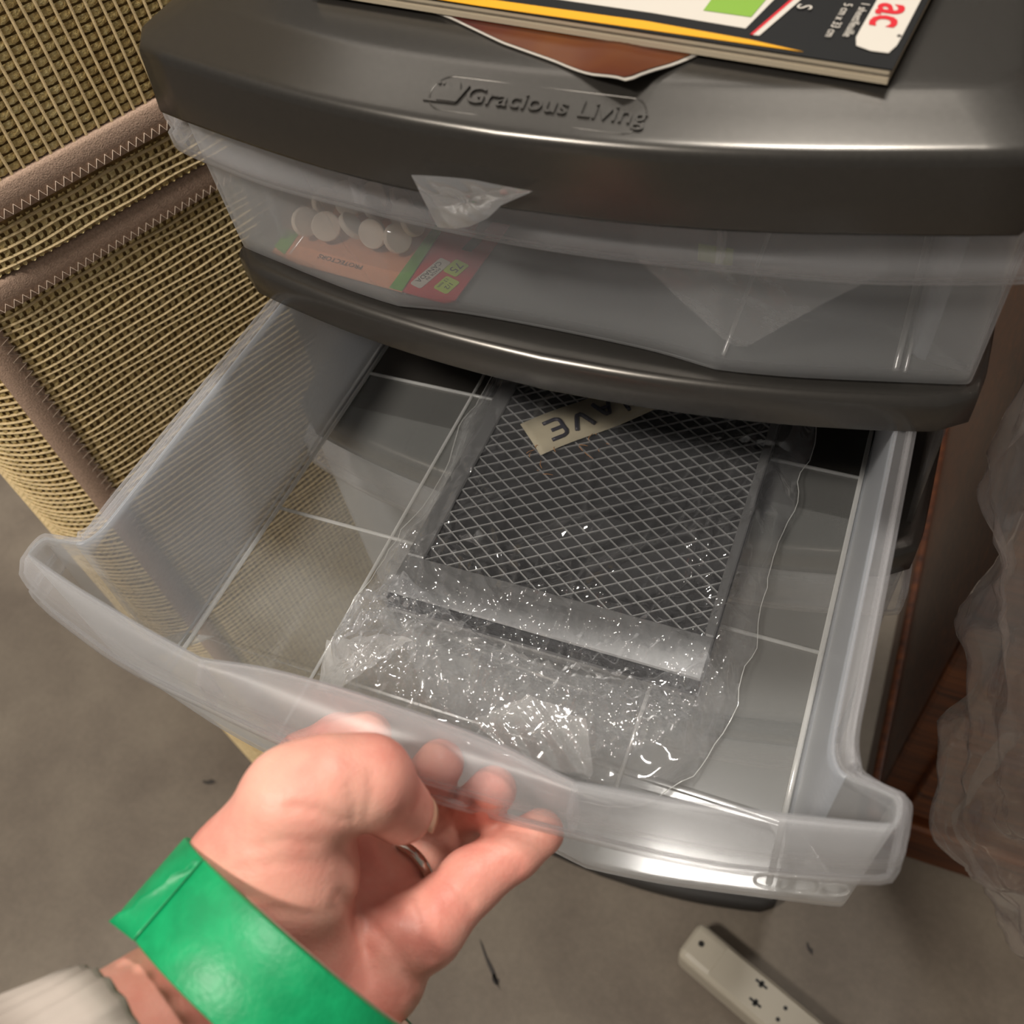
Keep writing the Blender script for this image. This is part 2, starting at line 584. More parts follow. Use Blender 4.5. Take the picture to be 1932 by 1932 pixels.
def make_drawer(depth, tf, detailed, rings=False):
    """tub wall + flange + floor + ribs"""
    I = FULL[:, 0:2]; O = FULL[:, 2:4]; dr = FULL[:, 4]; B = FULL[:, 5:7]
    n = len(I)
    # close around the back
    Ib = np.vstack([I, [(-.06, .290), (.06, .290)]]); Bb = np.vstack([B, [(-.06, .286), (.06, .286)]])

    def lev(t):                             # wall between foot and rim
        xy = Bb + (Ib - Bb) * t
        return np.c_[xy, np.full(len(xy), -depth + depth * t)]
    cen = np.array([0, .13])
    foot = Bb + (cen - Bb) * 0.012
    loops = [np.c_[foot, np.full(len(foot), -depth)], lev(0.02), lev(0.12), lev(0.4), lev(0.7), lev(0.93), lev(1.0)]
    v, f = loft(loops)
    d = CART.part('drawer', tf(v), f, M['clear'], label='milky translucent drawer tub')
    d.data.materials.append(M['frosted'])
    for pl in d.data.polygons:               # textured side and back walls, smooth front
        if min(v[i][1] for i in pl.vertices) > -.004: pl.material_index = 1
    solidify(d, 0.0014, 0)
    # flange: from the wall top, over a rounded crest, out and down to the lip
    ins = lambda a, z: np.c_[a, z]
    z0 = np.zeros(n)
    dirv = O - I; L = np.linalg.norm(dirv, axis=1)[:, None]; dn = dirv / L
    side = (dr < .012)
    crest = I + dn * np.minimum(L * .22, .0016)
    mid = I + dn * L * 0.5
    zmid = np.where(side, -.0016, -.0012)
    l1 = I + dn * (L - .0012)
    zl1 = np.where(side, .0002, -.0052)
    zl2 = np.where(side, -.0012, -.0072)
    l3 = O + dn * 0.0003
    loops = [ins(I, z0 - .0004), ins(crest, z0 + .0003), ins(mid, zmid), ins(l1, zl1), ins(O, zl2), ins(l3, zl2 - .25 * (dr + zl2)),
             ins(O - dn * .0004, -dr + .0075), ins(O + dn * .0013, -dr + .0066), ins(O + dn * .0012, -dr + .0008), ins(O - dn * .0008, -dr), ]
    v, f = loft(loops, closed=False)
    fl = CART.part('front_flange', tf(v), f, M['clear_rim'], parent=d, label='translucent rim flange with pull lip')
    solidify(fl, 0.0015, 0)
    # webs that close the flange at both ends of the finger recess
    for s in (-1, 1):
        k = np.argmin(np.abs(I[:, 0] - s * .0645) + (I[:, 1] > 0))
        a, b = I[k], O[k]
        q = np.array([(*a, -.001), (*b, -.008), (*b, -.0235), (*(a + (b - a) * .05), -.0235)])
        tn = np.array([0.0008, 0, 0])
        v, f = loft([q - tn, q + tn], cap0=True, cap1=True)
        CART.part('handle_web', tf(v), f, M['clear_rim'], False, parent=d)
    # floor pan
    fb = np.vstack([foot])
    v = np.c_[fb, np.full(len(fb), -depth)]
    inner = cen + (fb - cen) * 0.9
    v2 = np.c_[inner, np.full(len(fb), -depth)]
    vv, ff_ = loft([v, v2]); m = len(fb)
    ff_.append(tuple(m + i for i in range(m)))
    fo = CART.part('drawer_floor', tf(vv), ff_, M['clear_floor'], False, parent=d)
    solidify(fo, 0.0012, 0)
    if detailed:
        h = -depth
        for s in (-1, 1):                   # long ribs (a twin bead each)
            for dx, r in ((0, .0011), (.0032 * s, .0007)):
                v, f = tube([(s * .1245 + dx, y, h + .0016) for y in (-.012, .10, .20, .284)], r, 6)
                CART.part('floor_rib', tf(v), f, M['clear_rib'], parent=d)
        for y in (.0824, .1771, .262):
            v, f = tube([(x, y, h + .0012) for x in np.linspace(-.1245, .1245, 5)], .0009, 6)
            CART.part('floor_rib', tf(v), f, M['clear_rib'], parent=d)
        for x in (-.0655, .0655):
            v, f = tube([(x, y, h + .0012) for y in (-.02, .10, .20, .284)], .0008, 6)
            CART.part('floor_rib', tf(v), f, M['clear_rib'], parent=d)
    if rings:
        for x, r in ((.1245, .0052), (.1325, .0058), (.1440, .0040)):        # moulded rings low on the front panel
            th = np.linspace(0, 2 * math.pi, 28, endpoint=False)
            ctr = np.array([x, -.0172 + (x - .1245) * .22, -.060])
            v, f = tube([ctr + np.array([math.cos(t) * r, math.cos(t) * r * .22, math.sin(t) * r * 1.3]) for t in th], .0006, 5, closed=True)
            CART.part('moulded_ring', tf(v), f, M['clear_rib'], parent=d)
    return d


H1 = .0967
top_drawer = make_drawer(.078, shut_tf(H1), True)
mid_drawer = make_drawer(.078, open_tf, True, True)
TIERS = [(-H1, .172), (-H1 - .19, .172), (-H1 - .38, .172)]
for dz, dep in TIERS:
    make_drawer(dep, shut_tf(dz + .0), False)

# shelf bands: outline bowed like the drawer lips
BAND = [(.150, .500), (.1545, .300), (.1550, .170), (.1548, .152), (.1535, .1445), (.1490, .1395), (.1400, .1362), (.1200, .1315), (.0950, .1262), (.0650, .1218), (.0350, .1190), (0, .1178)]


def bow_loop(rows, sx=1.0, dy=0.0, back=True):
    h = smooth_curve(rows, 40, 2)
    h = h * [sx, 1] + [0, dy]
    l = h[::-1][1:] * [-1, 1]
    return np.vstack([h, l])


def plate(rows, zs):
    """stack of outlines: zs = [(z, inset)]"""
    base = bow_loop(rows)
    cen = np.array([0, .32])
    loops = []
    for z, ins in zs:
        d = base - cen
        L = np.linalg.norm(d, axis=1)[:, None]
        loops.append(np.c_[base - d / L * ins, np.full(len(base), z)])
    return loft(loops, cap0=True, cap1=True)


for zb in (0.0, -H1, -H1 - .19, -H1 - .38):
    v, f = plate(BAND, [(zb + .0005, .0035), (zb + .0006, .0012), (zb + .002, .0002), (zb + .010, 0), (zb + .0145, .0004), (zb + .0168, .0017), (zb + .0178, .0042), (zb + .0180, .008)])
    CART.part('shelf_band', W(v), f, M['grey'])
zb = -.66
v, f = plate(BAND, [(zb + .0005, .004), (zb + .003, .0005), (zb + .020, 0), (zb + .0245, .001), (zb + .026, .004)])
CART.part('base_band', W(v), f, M['grey_matte'])
# side walls and backs of the tiers
for z0_, z1_ in ((.018, .0985), (-H1 + .018, .0005), (-H1 - .19 + .018, -H1), (-H1 - .38 + .018, -H1 - .19), (-.634, -H1 - .38)):
    for s in (-1, 1):
        pr = [(s * .1475, .158), (s * .1485, .20), (s * .1485, .40), (s * .1455, .490), (s * .138, .496)]
        h = smooth_curve(pr, 16, 1)
        v, f = loft([np.c_[h, np.full(len(h), z0_)], np.c_[h, np.full(len(h), z1_)]], closed=False)
        solidify(CART.part('side_panel', W(v), f, M['smoke']), .002, 0)
    v, f = box(-.138, .138, .494, .4965, z0_, z1_)
    CART.part('back_panel', W(v), f, M['smoke'], False)

# lid
LID = [(.1470, .500), (.1500, .300), (.1510, .170), (.1512, .144), (.1508, .1350), (.1480, .1305), (.1380, .1276), (.1150, .1222), (.0900, .1166), (.0600, .1112), (.0300, .1082), (0, .1072)]
lid_lv = [(.0945, .0015), (.0945, -.0008), (.0955, -.0010), (.1050, -.0002), (.1150, .0004), (.1172, .0007), (.1186, .0014), (.1195, .0027), (.1199, .0042), (.1202, .0055), (.1222, .0145), (.1238, .0222), (.1242, .0238), (.1245, .0254), (.1246, .0275), (.1246, .031), (.1246, .06)]
v, f = plate(LID, lid_lv)
lid = CART.part('lid', W(v), f, M['grey'], label='dark grey moulded lid with bowed front')
# lettering moulded into the front slope of the lid
_bl = bow_loop(LID)
_bl = _bl[np.argsort(_bl[:, 0])]
_fr = _bl[(np.abs(_bl[:, 0]) < .1)]


def lid_z(x, y):
    ins = y - np.interp(x, _fr[:, 0], _fr[:, 1])
    L = np.array(lid_lv[7:])
    return np.interp(ins, L[:, 1], L[:, 0])


def lidpts(p2, h=.0):
    p2 = np.asarray(p2, float)
    x = .0075 + p2[:, 0]; y = .1206 + p2[:, 1]
    return np.stack([x, y - (p2[:, 2] + h) * .2, lid_z(x, y) + p2[:, 2] + h], 1)


v, f = text_mesh('Gracious Living', .0088, .0005)
v[:, 0] *= 1.02
v = lidpts(v + np.array([.0062, -.0004, .0002]))
CART.part('moulded_lettering', W(v), f, M['grey'], False, parent=lid, label='raised Gracious Living lettering')
th = np.linspace(0, 2 * math.pi, 64, endpoint=False)
ov = [(np.sign(math.cos(t)) * (.0335 - .0058) + .0058 * math.cos(t), .0066 * math.sin(t), -.0001) for t in th]
v, f = tube(lidpts(ov), .00035, 5, closed=True)
CART.part('moulded_border', W(v), f, M['grey'], parent=lid)
crown = [(-.0040, -.0036), (.0026, -.0036), (.0046, .0030), (.0022, .0008), (.0010, .0042), (-.0008, .0010), (-.0030, .0040), (-.0036, -.0010)]
cv = np.array([(x - .0262, y, z) for z in (-.0003, .0008) for x, y in crown])
k = len(crown)
cf = [tuple(range(k - 1, -1, -1)), tuple(range(k, 2 * k))] + [(i, (i + 1) % k, k + (i + 1) % k, k + i) for i in range(k)]
bar, bf = box(-.0345, -.0240, -.0040, -.0032, -.0003, .0005)
d1 = [box(x - .0004, x + .0004, .0028, .0036, -.0003, .0005) for x in (-.0318, -.0302)]
v, f = join((cv, cf), (bar, bf), *d1)
CART.part('moulded_crown', W(lidpts(v)), f, M['grey'], False, parent=lid, label='raised crown emblem')

# ------------------------------------------------------------------ woven hampers beside the cart
E1 = np.array([.425, .905]); E2 = np.array([-.905, .425])


def hamper_path(C, L1, L2, r):
    """closed rounded rectangle as dense points + outward normals; arc length 0 at the near corner's middle, + along E1"""
    def corner(c, a0):
        return [(c + r * np.array([math.cos(a), math.sin(a)])) for a in np.linspace(a0, a0 + math.pi / 2, 14)]
    u, v = L1 / 2 - r, L2 / 2 - r
    # local frame: x along E1, y along E2 ; near corner at (-,-)
    pts = []
    pts += corner(np.array([-u, -v]), math.pi)            # near corner
    pts += corner(np.array([u, -v]), 1.5 * math.pi)
    pts += corner(np.array([u, v]), 0)
    pts += corner(np.array([-u, v]), .5 * math.pi)
    pts = np.array(pts)
    ctr = np.asarray(C) + E1 * L1 / 2 + E2 * L2 / 2
    w2 = ctr + np.outer(pts[:, 0], E1) + np.outer(pts[:, 1], E2)
    w2 = np.vstack([w2, w2[:1]])
    d = np.r_[0, np.cumsum(np.linalg.norm(np.diff(w2, axis=0), axis=1))]
    return w2, d, ctr


class Hamper:
    def __init__(self, C, L1, L2, r):
        self.P, self.d, self.ctr = hamper_path(C, L1, L2, r)
        self.per = self.d[-1]
        self.s0 = math.pi * r / 4                       # middle of the near corner

    def at(self, s, z, off, flare):
        s = (np.asarray(s) + self.s0) % self.per
        x = np.interp(s, self.d, self.P[:, 0]); y = np.interp(s, self.d, self.P[:, 1])
        e = 0.002
        x1 = np.interp((s + e) % self.per, self.d, self.P[:, 0]); y1 = np.interp((s + e) % self.per, self.d, self.P[:, 1])
        x0 = np.interp((s - e) % self.per, self.d, self.P[:, 0]); y0 = np.interp((s - e) % self.per, self.d, self.P[:, 1])
        tx, ty = x1 - x0, y1 - y0
        L = np.hypot(tx, ty)
        nx, ny = ty / L, -tx / L
        f = flare(z)
        xx = self.ctr[0] + (x - self.ctr[0]) * f; yy = self.ctr[1] + (y - self.ctr[1]) * f
        return np.stack([xx + nx * off, yy + ny * off, np.broadcast_to(z, xx.shape)], -1)


def grid_faces(nr, nc, off=0):
    return [(off + r * nc + c, off + r * nc + c + 1, off + (r + 1) * nc + c + 1, off + (r + 1) * nc + c) for r in range(nr - 1) for c in range(nc - 1)]


def weave_h(H, flare, s0, s1, z0, z1, pitch, cpitch, rad):
    """horizontal cords + vertical straw ribbons threaded over and under"""
    rows = np.arange(z0 + pitch / 2, z1, pitch)
    ss = np.arange(s0, s1, .0035)
    cords = []
    for i, z in enumerate(rows):
        wob = .0004 * np.sin(ss * 60 + i * 1.7) + .0003 * np.sin(ss * 150 + i)
        loops = []
        for a in range(5):
            t = a * 2 * math.pi / 5
            loops.append(H.at(ss, z + wob + rad * math.sin(t), .0006 + rad * math.cos(t), flare))
        loops.append(loops[0])
        cords.append((np.vstack(loops), grid_faces(6, len(ss))))
    cols = np.arange(s0, s1, cpitch)
    zz = np.arange(z0, z1, pitch / 2)
    rib = []
    for j, s in enumerate(cols):
        wd = cpitch * (.36 + .08 * math.sin(j * 2.3))
        ph = (np.arange(len(zz)) % 2)
        off = np.where(ph == 0, .0016, -.0008)              # bulges out between the cords
        if j % 2: off = off * .75 + .0002
        ws = wd * (0.75 + .35 * ph) + .0002 * np.sin(zz * 900 + j)
        a = H.at(s - ws, zz, off * .4, flare); m = H.at(np.full(len(zz), s), zz, off, flare); b = H.at(s + ws, zz, off * .4, flare)
        rib.append((np.vstack([a, m, b]), grid_faces(3, len(zz))))
    return join(*cords), join(*rib)


def weave_v(H, flare, s0, s1, z0, z1, pitch, cpitch, rad):
    """vertical cords + horizontal straw ribbons"""
    cols = np.arange(s0, s1, pitch)
    zz = np.arange(z0, z1, .004)
    cords = []
    for j, s in enumerate(cols):
        wob = .0004 * np.sin(zz * 70 + j * 1.3)
        loops = []
        for a in range(5):
            t = a * 2 * math.pi / 5
            loops.append(H.at(s + wob + rad * math.sin(t), zz, .0008 + rad * math.cos(t), flare))
        loops.append(loops[0])
        cords.append((np.vstack(loops), grid_faces(6, len(zz))))
    rows = np.arange(z0, z1, cpitch)
    ss = np.arange(s0, s1, pitch / 2)
    rib = []
    for i, z in enumerate(rows):
        ph = np.arange(len(ss)) % 2
        off = np.where(ph == 0, -.0008, .0015)
        if i % 2: off = off * .7
        wz = cpitch * .38 * (0.8 + .3 * ph)
        a = H.at(ss, z - wz, off * .4, flare); m = H.at(ss, np.full(len(ss), z), off, flare); b = H.at(ss, z + wz, off * .4, flare)
        rib.append((np.vstack([a, m, b]), grid_faces(3, len(ss))))
    return join(*cords), join(*rib)


def shell(H, flare, z0, z1, off, n=140, m=18, bottom=False):
    ss = np.linspace(0, H.per, n, endpoint=False)
    loops = [H.at(ss, np.full(n, z), off, flare) for z in np.linspace(z0, z1, m)]
    return loft(loops, cap0=bottom)


def band_h(H, flare, z0, z1, off, n=160):
    ss = np.linspace(0, H.per, n, endpoint=False)
    hh = z1 - z0
    prof = [(0, -.001), (0.02, off * .6), (.15, off), (.5, off * 1.15), (.85, off), (.98, off * .6), (1, -.001)]
    return loft([H.at(ss, np.full(n, z0 + hh * a), o, flare) for a, o in prof])


def zigzag(H, flare, s0, s1, z0, z1, off, step=.0042):
    ss = np.arange(s0, s1, step / 2)
    zz = np.where(np.arange(len(ss)) % 2 == 0, z0, z1)
    p = np.array([H.at(np.array([s]), np.array([z]), off, flare)[0] for s, z in zip(ss, zz)])
    return tube(p, .00028, 4)


HT = Z0 + .0115
HL = Hamper((-.282, .056), .265, .30, .055)
bul = lambda z: 0.965 + 0.035 * np.sin(np.clip(np.asarray(z) / HT, 0, 1) * math.pi * .62)
lo = Thing('woven_hamper', (*HL.ctr, 0), 'lower straw hamper with horizontal cords and a vertical taupe corner seam', 'basket', 'stacked straw hampers')
v, f = shell(HL, bul, .004, HT - .002, -.0012, bottom=True)
lo.part('liner', v, f, M['straw_back'])
(cv, cf), (rv, rf) = weave_h(HL, bul, -.22, .30, .006, HT - .014, .0043, .0042, .00085)
lo.part('cords', cv, cf, M['cord'], kind='stuff')
lo.part('straw_ribbons', rv, rf, M['straw'], kind='stuff')
v, f = band_h(HL, bul, HT - .0155, HT, .0022)
tr = lo.part('rim_binding', v, f, M['trim'], label='taupe cloth binding along the rim')
v, f = zigzag(HL, bul, -.12, .30, HT - .0145, HT - .0105, .0028)
lo.part('zigzag_stitch', v, f, M['stitch'], parent=tr)
SEAM = .022
zz = np.linspace(.01, HT - .01, 60)
v, f = loft([HL.at(np.full(60, SEAM + a), zz, o, bul) for a, o in ((-.0075, .0), (-.006, .0024), (0, .0034), (.006, .0024), (.0075, .0))], closed=False)
sm_ = lo.part('corner_seam', v, f, M['trim'], label='taupe cloth strip over the corner')
zs = np.arange(.02, HT - .01, .0028)
pp = np.array([HL.at(np.array([SEAM + (.0085 if i % 2 else .0035)]), np.array([z]), .0026, bul)[0] for i, z in enumerate(zs)])
v, f = tube(pp, .00028, 4)
lo.part('zigzag_stitch', v, f, M['stitch'], parent=sm_)

UZ = HT + .0005
HU = Hamper((-.282, .052), .262, .29, .075)
UH = .30
fl_u = lambda z: 1.0 - 0.09 * np.clip((np.asarray(z) - UZ) / UH, 0, 1) ** 1.2
up = Thing('woven_hamper', (*HU.ctr, UZ), 'upper straw hamper with upright cords, standing on the lower hamper', 'basket', 'stacked straw hampers')
v, f = shell(HU, fl_u, UZ, UZ + UH, -.0012, bottom=True)
up.part('liner', v, f, M['straw_back'])
(cv, cf), (rv, rf) = weave_h(HU, fl_u, -.16, .28, UZ + .001, UZ + .024, .0043, .0042, .00085)
up.part('foot_cords', cv, cf, M['cord'], kind='stuff')
up.part('foot_ribbons', rv, rf, M['straw'], kind='stuff')
v, f = band_h(HU, fl_u, UZ + .024, UZ + .040, .0026)
tr = up.part('rim_binding', v, f, M['trim'], label='taupe cloth binding above the foot strip')
v, f = zigzag(HU, fl_u, -.12, .28, UZ + .0255, UZ + .0295, .0032)
up.part('zigzag_stitch', v, f, M['stitch'], parent=tr)
(cv, cf), (rv, rf) = weave_v(HU, fl_u, -.16, .28, UZ + .038, UZ + UH, .0062, .0040, .00075)
up.part('cords', cv, cf, M['cord'], kind='stuff')
up.part('straw_ribbons', rv, rf, M['straw'], kind='stuff')

# ------------------------------------------------------------------ wooden dresser and wrapped bundle at the right
dr = Thing('wooden_dresser', (.50, .47, 0), 'dark reddish-brown wooden dresser behind the bundle of clear plastic wrap', 'dresser')
DF = .236
v, f = box(.212, .80, DF + .012, .70, .055, .88)
bevel(dr.part('carcass', v, f, M['wood'], False), .004)
v, f = box(.206, .806, DF - .006, .702, .0, .07)
bevel(dr.part('plinth', v, f, M['wood'], False), .005)
v, f = box(.20, .812, DF - .012, .706, .88, .902)
bevel(dr.part('top', v, f, M['wood'], False), .005)
for i in range(5):
    z_ = .085 + i * .158
    v, f = box(.235, .785, DF, DF + .014, z_, z_ + .146)
    p = bevel(dr.part('drawer_front', v, f, M['wood'], False), .004)
    v, f = tube([(.50, DF, z_ + .073), (.50, DF - .012, z_ + .073), (.50, DF - .019, z_ + .073)], [.006, .006, .013], 10)
    dr.part('knob', v, f, M['wood'], parent=p)


def wrap_bundle():
    ax = W(np.array([(0.2011, 0.1779, 0.0773), (0.2066, 0.1724, 0.0188), (0.2222, 0.1607, -0.067), (0.2409, 0.148, -0.1599), (0.2588, 0.1331, -0.2428), (0.2846, 0.1251, -0.322), (0.3088, 0.1176, -0.3844), (0.330, 0.1150, -0.4300), (0.385, 0.120, -0.53), (0.425, 0.125, -0.60), (0.430, 0.127, -0.655)]))
    rd = np.array([.012, .029, .040, .043, .040, .043, .034, .026, .036, .046, .030])
    t = np.linspace(0, len(ax) - 1, 150)
    A = np.stack([np.interp(t, np.arange(len(ax)), ax[:, k]) for k in range(3)], 1)
    Rr = np.interp(t, np.arange(len(ax)), rd)
    nth = 120
    th = np.linspace(0, 2 * math.pi, nth, endpoint=False)
    T, TH = np.meshgrid(t, th, indexing='ij')
    a = np.cos(TH) * .06; b = np.sin(TH) * .06
    h = crumple(a + T * .055, b - T * .03, 8, 7, 34, 5) + .5 * crumple(a - T * .02, b + T * .06, 6, 9, 40, 9)
    fac = .62 + .62 * (h - h.mean()) / h.std() * .28 + .2 * np.sin(TH * 2 + T * 1.7) * .5
    V = []
    for i in range(len(t)):
        r = Rr[i] * (0.75 + fac[i])
        V.append(np.stack([A[i, 0] + np.cos(th) * r * .8, A[i, 1] + np.sin(th) * r * .8, A[i, 2] + .012 * np.sin(th * 3 + i * .1) + 0 * th], 1))
    return loft(V, cap0=True, cap1=True)


v, f = wrap_bundle()
Thing('plastic_wrap_bundle', v.min(0) * [0, 0, 1] + v.mean(0) * [1, 1, 0], 'crumpled bundle of clear plastic wrap beside the cart in front of the dresser', 'plastic wrap', mesh=(v, f, M['bagwrap'], True))

# ------------------------------------------------------------------ power strip on the floor
so = np.array([.0845, .0735]); sd = np.array([.9385, -.3453]); sn = np.array([.3453, .9385])
ps = Thing('power_strip', (*(so + sd * .17), 0), 'cream plastic power strip lying on the floor', 'power strip')


def stripbox(a0, a1, b0, b1, z0, z1):
    v, f = box(a0, a1, b0, b1, z0, z1)
    return np.c_[so + np.outer(v[:, 0], sd) + np.outer(v[:, 1], sn), v[:, 2]], f


v, f = stripbox(0, .34, -.003, .033, 0, .040)
bevel(ps.part('housing', v, f, M['white_plastic'], False), .007, 3)
v, f = stripbox(.030, .32, .0005, .0295, .0395, .0408)
bevel(ps.part('face_plate', v, f, M['white_plastic'], False), .0006, 1)
for i in range(5):
    for b in (.0085, .0235):
        a = .062 + i * .052 + (.0 if b > .01 else .004)
        v1 = stripbox(a, a + .011, b - .001, b + .001, .0405, .0412)
        v2 = stripbox(a + .004, a + .007, b - .0028, b + .0028, .0405, .0412)
        v, f = join(v1, v2)
        ps.part('socket_slot', v, f, M['dark'], False)
    for b in (.010, .021):
        a = .092 + i * .052
        v, f = tube([np.r_[so + sd * a + sn * b, z] for z in (.0404, .0412)], .0018, 10)
        ps.part('socket_hole', v, f, M['dark'], False)
v, f = tube([np.r_[so + sd * .012 + sn * .017, z] for z in (.039, .0404)], .0026, 10)
ps.part('screw', v, f, M['dark'], False)

# ------------------------------------------------------------------ bagged filter in the open drawer
FX0, FX1, FY0, FY1 = -.049, .0845, .046, .235
FZ = -.0745
ft = Thing('charcoal_filter', open_tf(np.array([(.018, .14, FZ)]))[0], 'black charcoal filter with diamond metal mesh, bagged in the open drawer', 'filter')
v, f = box(FX0 + .001, FX1 - .001, FY0 + .001, FY1 - .001, FZ, FZ + .0085)
ft.part('charcoal_pad', open_tf(v), f, M['black_pad'], False)
MX0, MX1, MY0, MY1 = -.0405, .0805, .0690, .2300        # mesh window
for (a, b, c, d) in ((FX0, FX1, FY0 + .003, MY0), (FX0, MX0, MY0, FY1), (MX1, FX1, MY0, FY1), (FX0, FX1, MY1, FY1)):
    v, f = box(a, b, c, d, FZ + .0086, FZ + .0100)
    bevel(ft.part('frame_border', open_tf(v), f, M['alu_dark'], False), .0006, 1)
for (a, b, c, d) in ((FX0, FX1, FY0, FY0 + .0012), (FX0, FX0 + .0012, FY0, FY1), (FX1 - .0012, FX1, FY0, FY1)):
    v, f = box(a, b, c, d, FZ - .0004, FZ + .0025)
    ft.part('frame_lip', open_tf(v), f, M['alu_dark'], False)
strands = []
ux, uy = .0051, .0034
zt = FZ + .0092
nx_ = int((MX1 - MX0) / ux) + 2; ny_ = int((MY1 - MY0) / uy) + 2
for i in range(nx_):
    for j in range(ny_):
        if (i + j) % 2: continue
        for sgn in (1, -1):
            p = np.array([MX0 + i * ux, MY0 + j * uy]); q = p + np.array([ux, sgn * uy])
            if not (MX0 - .003 <= min(p[0], q[0]) and max(p[0], q[0]) <= MX1 + .003 and MY0 - .003 <= min(p[1], q[1]) and max(p[1], q[1]) <= MY1 + .003): continue
            nn = np.array([-(q - p)[1], (q - p)[0]]); nn /= np.linalg.norm(nn)
            hw = .00025; tl = .0001
            vv = np.array([(*(p - nn * hw), zt), (*(q - nn * hw), zt), (*(q + nn * hw), zt + tl * .5), (*(p + nn * hw), zt + tl * .5),
                           (*(p - nn * hw), zt - .0007), (*(q - nn * hw), zt - .0007), (*(q + nn * hw), zt - .0007), (*(p + nn * hw), zt - .0007)])
            strands.append((vv, [(0, 1, 2, 3), (4, 7, 6, 5), (0, 4, 5, 1), (2, 6, 7, 3)]))
v, f = join(*strands)
ft.part('diamond_mesh', open_tf(v), f, M['alu'], False, kind='stuff')
# label: masking tape with handwriting that reads upside down from here
td = np.array([.70, .714]); tn = np.array([-.714, .70])
to = np.array([-.0135, .1385])


def tapept(a, b, z):      # a along the strip, b across it
    q = to + td * a + tn * b
    return (*q, z)


zl = zt + .0008
na = 26
lv, lf = loft([np.array([tapept(a, b, zl + .0006 * math.sin(a * 120) + dz) for a in np.linspace(0, .078, na)]) for b, dz in ((0, 0), (.011, .0004), (.0225, 0))], closed=False)
tp = ft.part('tape_label', open_tf(lv), lf, M['masking'], label='tan masking tape label with handwritten capitals')
solidify(tp, .0002, 1)
GL = {'E': [[(1, 1), (0, 1), (.06, .5), (0, 0), (.95, .02)], [(.05, .52), (.75, .52)]],
      'V': [[(-.05, 1), (.42, 0), (1, 1)]],
      'A': [[(0, 0), (.45, 1), (.9, 0)], [(.18, .4), (.75, .4)]],
      'H': [[(0, 0), (0, 1)], [(.8, 0), (.8, 1)], [(0, .5), (.8, .5)]]}
tx = .0085
for ch in 'EVAH':
    for st in GL[ch]:
        # the strip's far end is the start of the word: letters run towards -a, their tops towards -b
        P = smooth_curve([(tx + .0088 - x * .0088, .0165 - y * .0115) for x, y in st], 14, 1)
        pts = open_tf(np.array([tapept(a, b, zl + .0012) for a, b in P]))
        v, f = tube(pts, .00105, 6)
        ft.part('marker_stroke', v, f, M['ink'], parent=tp)
    tx += .0128
for i in range(14):
    a = RNG.uniform(-.006, .03); b = RNG.uniform(-.012, .005)
    q = np.array(tapept(a, b, zl + .0008)); e = RNG.uniform(-1, 1, 2) * .003
    v, f = tube(open_tf(np.array([q, q + [e[0], e[1], .0002], q + [e[0] * 1.6 + .001, e[1] * 1.5, 0]])), .00016, 4)
    ft.part('scratch', v, f, M['rust'])

# the clear bag around it
OUT = smooth_curve([(-.058, .255), (-.060, .20), (-.059, .150), (-.056, .100), (-.060, .072), (-.0655, .045), (-.0635, .018), (-.056, .002), (-.040, -.006), (-.018, -.009), (.010, -.010), (.045, -.009), (.074, -.004), (.090, .012), (.098, .035), (.0995, .060), (.097, .100), (.100, .150), (.102, .20), (.100, .255)], 120, 1)
_r = np.random.default_rng(3).normal(0, 1, (len(OUT), 2))
_r = (_r + np.roll(_r, 1, 0) + np.roll(_r, -1, 0)) / 3
OUT = OUT + _r * .0017
OUT = np.vstack([OUT, [(.04, .262), (-.02, .262)]])


def poly_dist(px, py, poly):
    inside = np.zeros(px.shape, bool)
    dmin = np.full(px.shape, 9.0)
    m = len(poly)
    for i in range(m):
        a, b = poly[i], poly[(i + 1) % m]
        c = ((a[1] > py) != (b[1] > py)) & (px < (b[0] - a[0]) * (py - a[1]) / (b[1] - a[1] + 1e-12) + a[0])
        inside ^= c
        e = b - a; t = np.clip(((px - a[0]) * e[0] + (py - a[1]) * e[1]) / (e @ e + 1e-15), 0, 1)
        dmin = np.minimum(dmin, np.hypot(px - a[0] - e[0] * t, py - a[1] - e[1] * t))
    return inside, dmin


def sstep(x, a, b):
    t = np.clip((x - a) / (b - a), 0, 1)
    return t * t * (3 - 2 * t)


def fold_lines(X, Y, n, seed, xr, yr, lr, wr, ar, aim=None):
    """crisp straight folds: tent-shaped ridges along random segments"""
    r = np.random.default_rng(seed)
    h = np.zeros_like(X)
    x0, y0, st = X[0, 0], Y[0, 0], X[0, 1] - X[0, 0]
    for i in range(n):
        cx, cy = r.uniform(*xr), r.uniform(*yr)
        a = r.uniform(0, math.pi) if aim is None else r.normal(aim[0], aim[1])
        L = r.uniform(*lr); wd = r.uniform(*wr); A = r.uniform(*ar) * (1 if r.random() < .6 else -.8)
        bend = .25 / max(L, .01) * r.uniform(-1, 1)
        m = L + .006
        i0, i1 = max(0, int((cx - m - x0) / st)), max(0, int((cx + m - x0) / st) + 2)
        j0, j1 = max(0, int((cy - m - y0) / st)), max(0, int((cy + m - y0) / st) + 2)
        xs_, ys_ = X[j0:j1, i0:i1] - cx, Y[j0:j1, i0:i1] - cy
        if xs_.size == 0: continue
        u = xs_ * math.cos(a) + ys_ * math.sin(a)
        v = -xs_ * math.sin(a) + ys_ * math.cos(a) + bend * u * u
        tent = np.maximum(0, 1 - np.abs(v) / (wd * (1.2 - .8 * np.abs(u) / L).clip(.2, 2)))
        h[j0:j1, i0:i1] += A * tent * np.clip(1.3 * (1 - np.abs(u) / L), 0, 1)
    return h


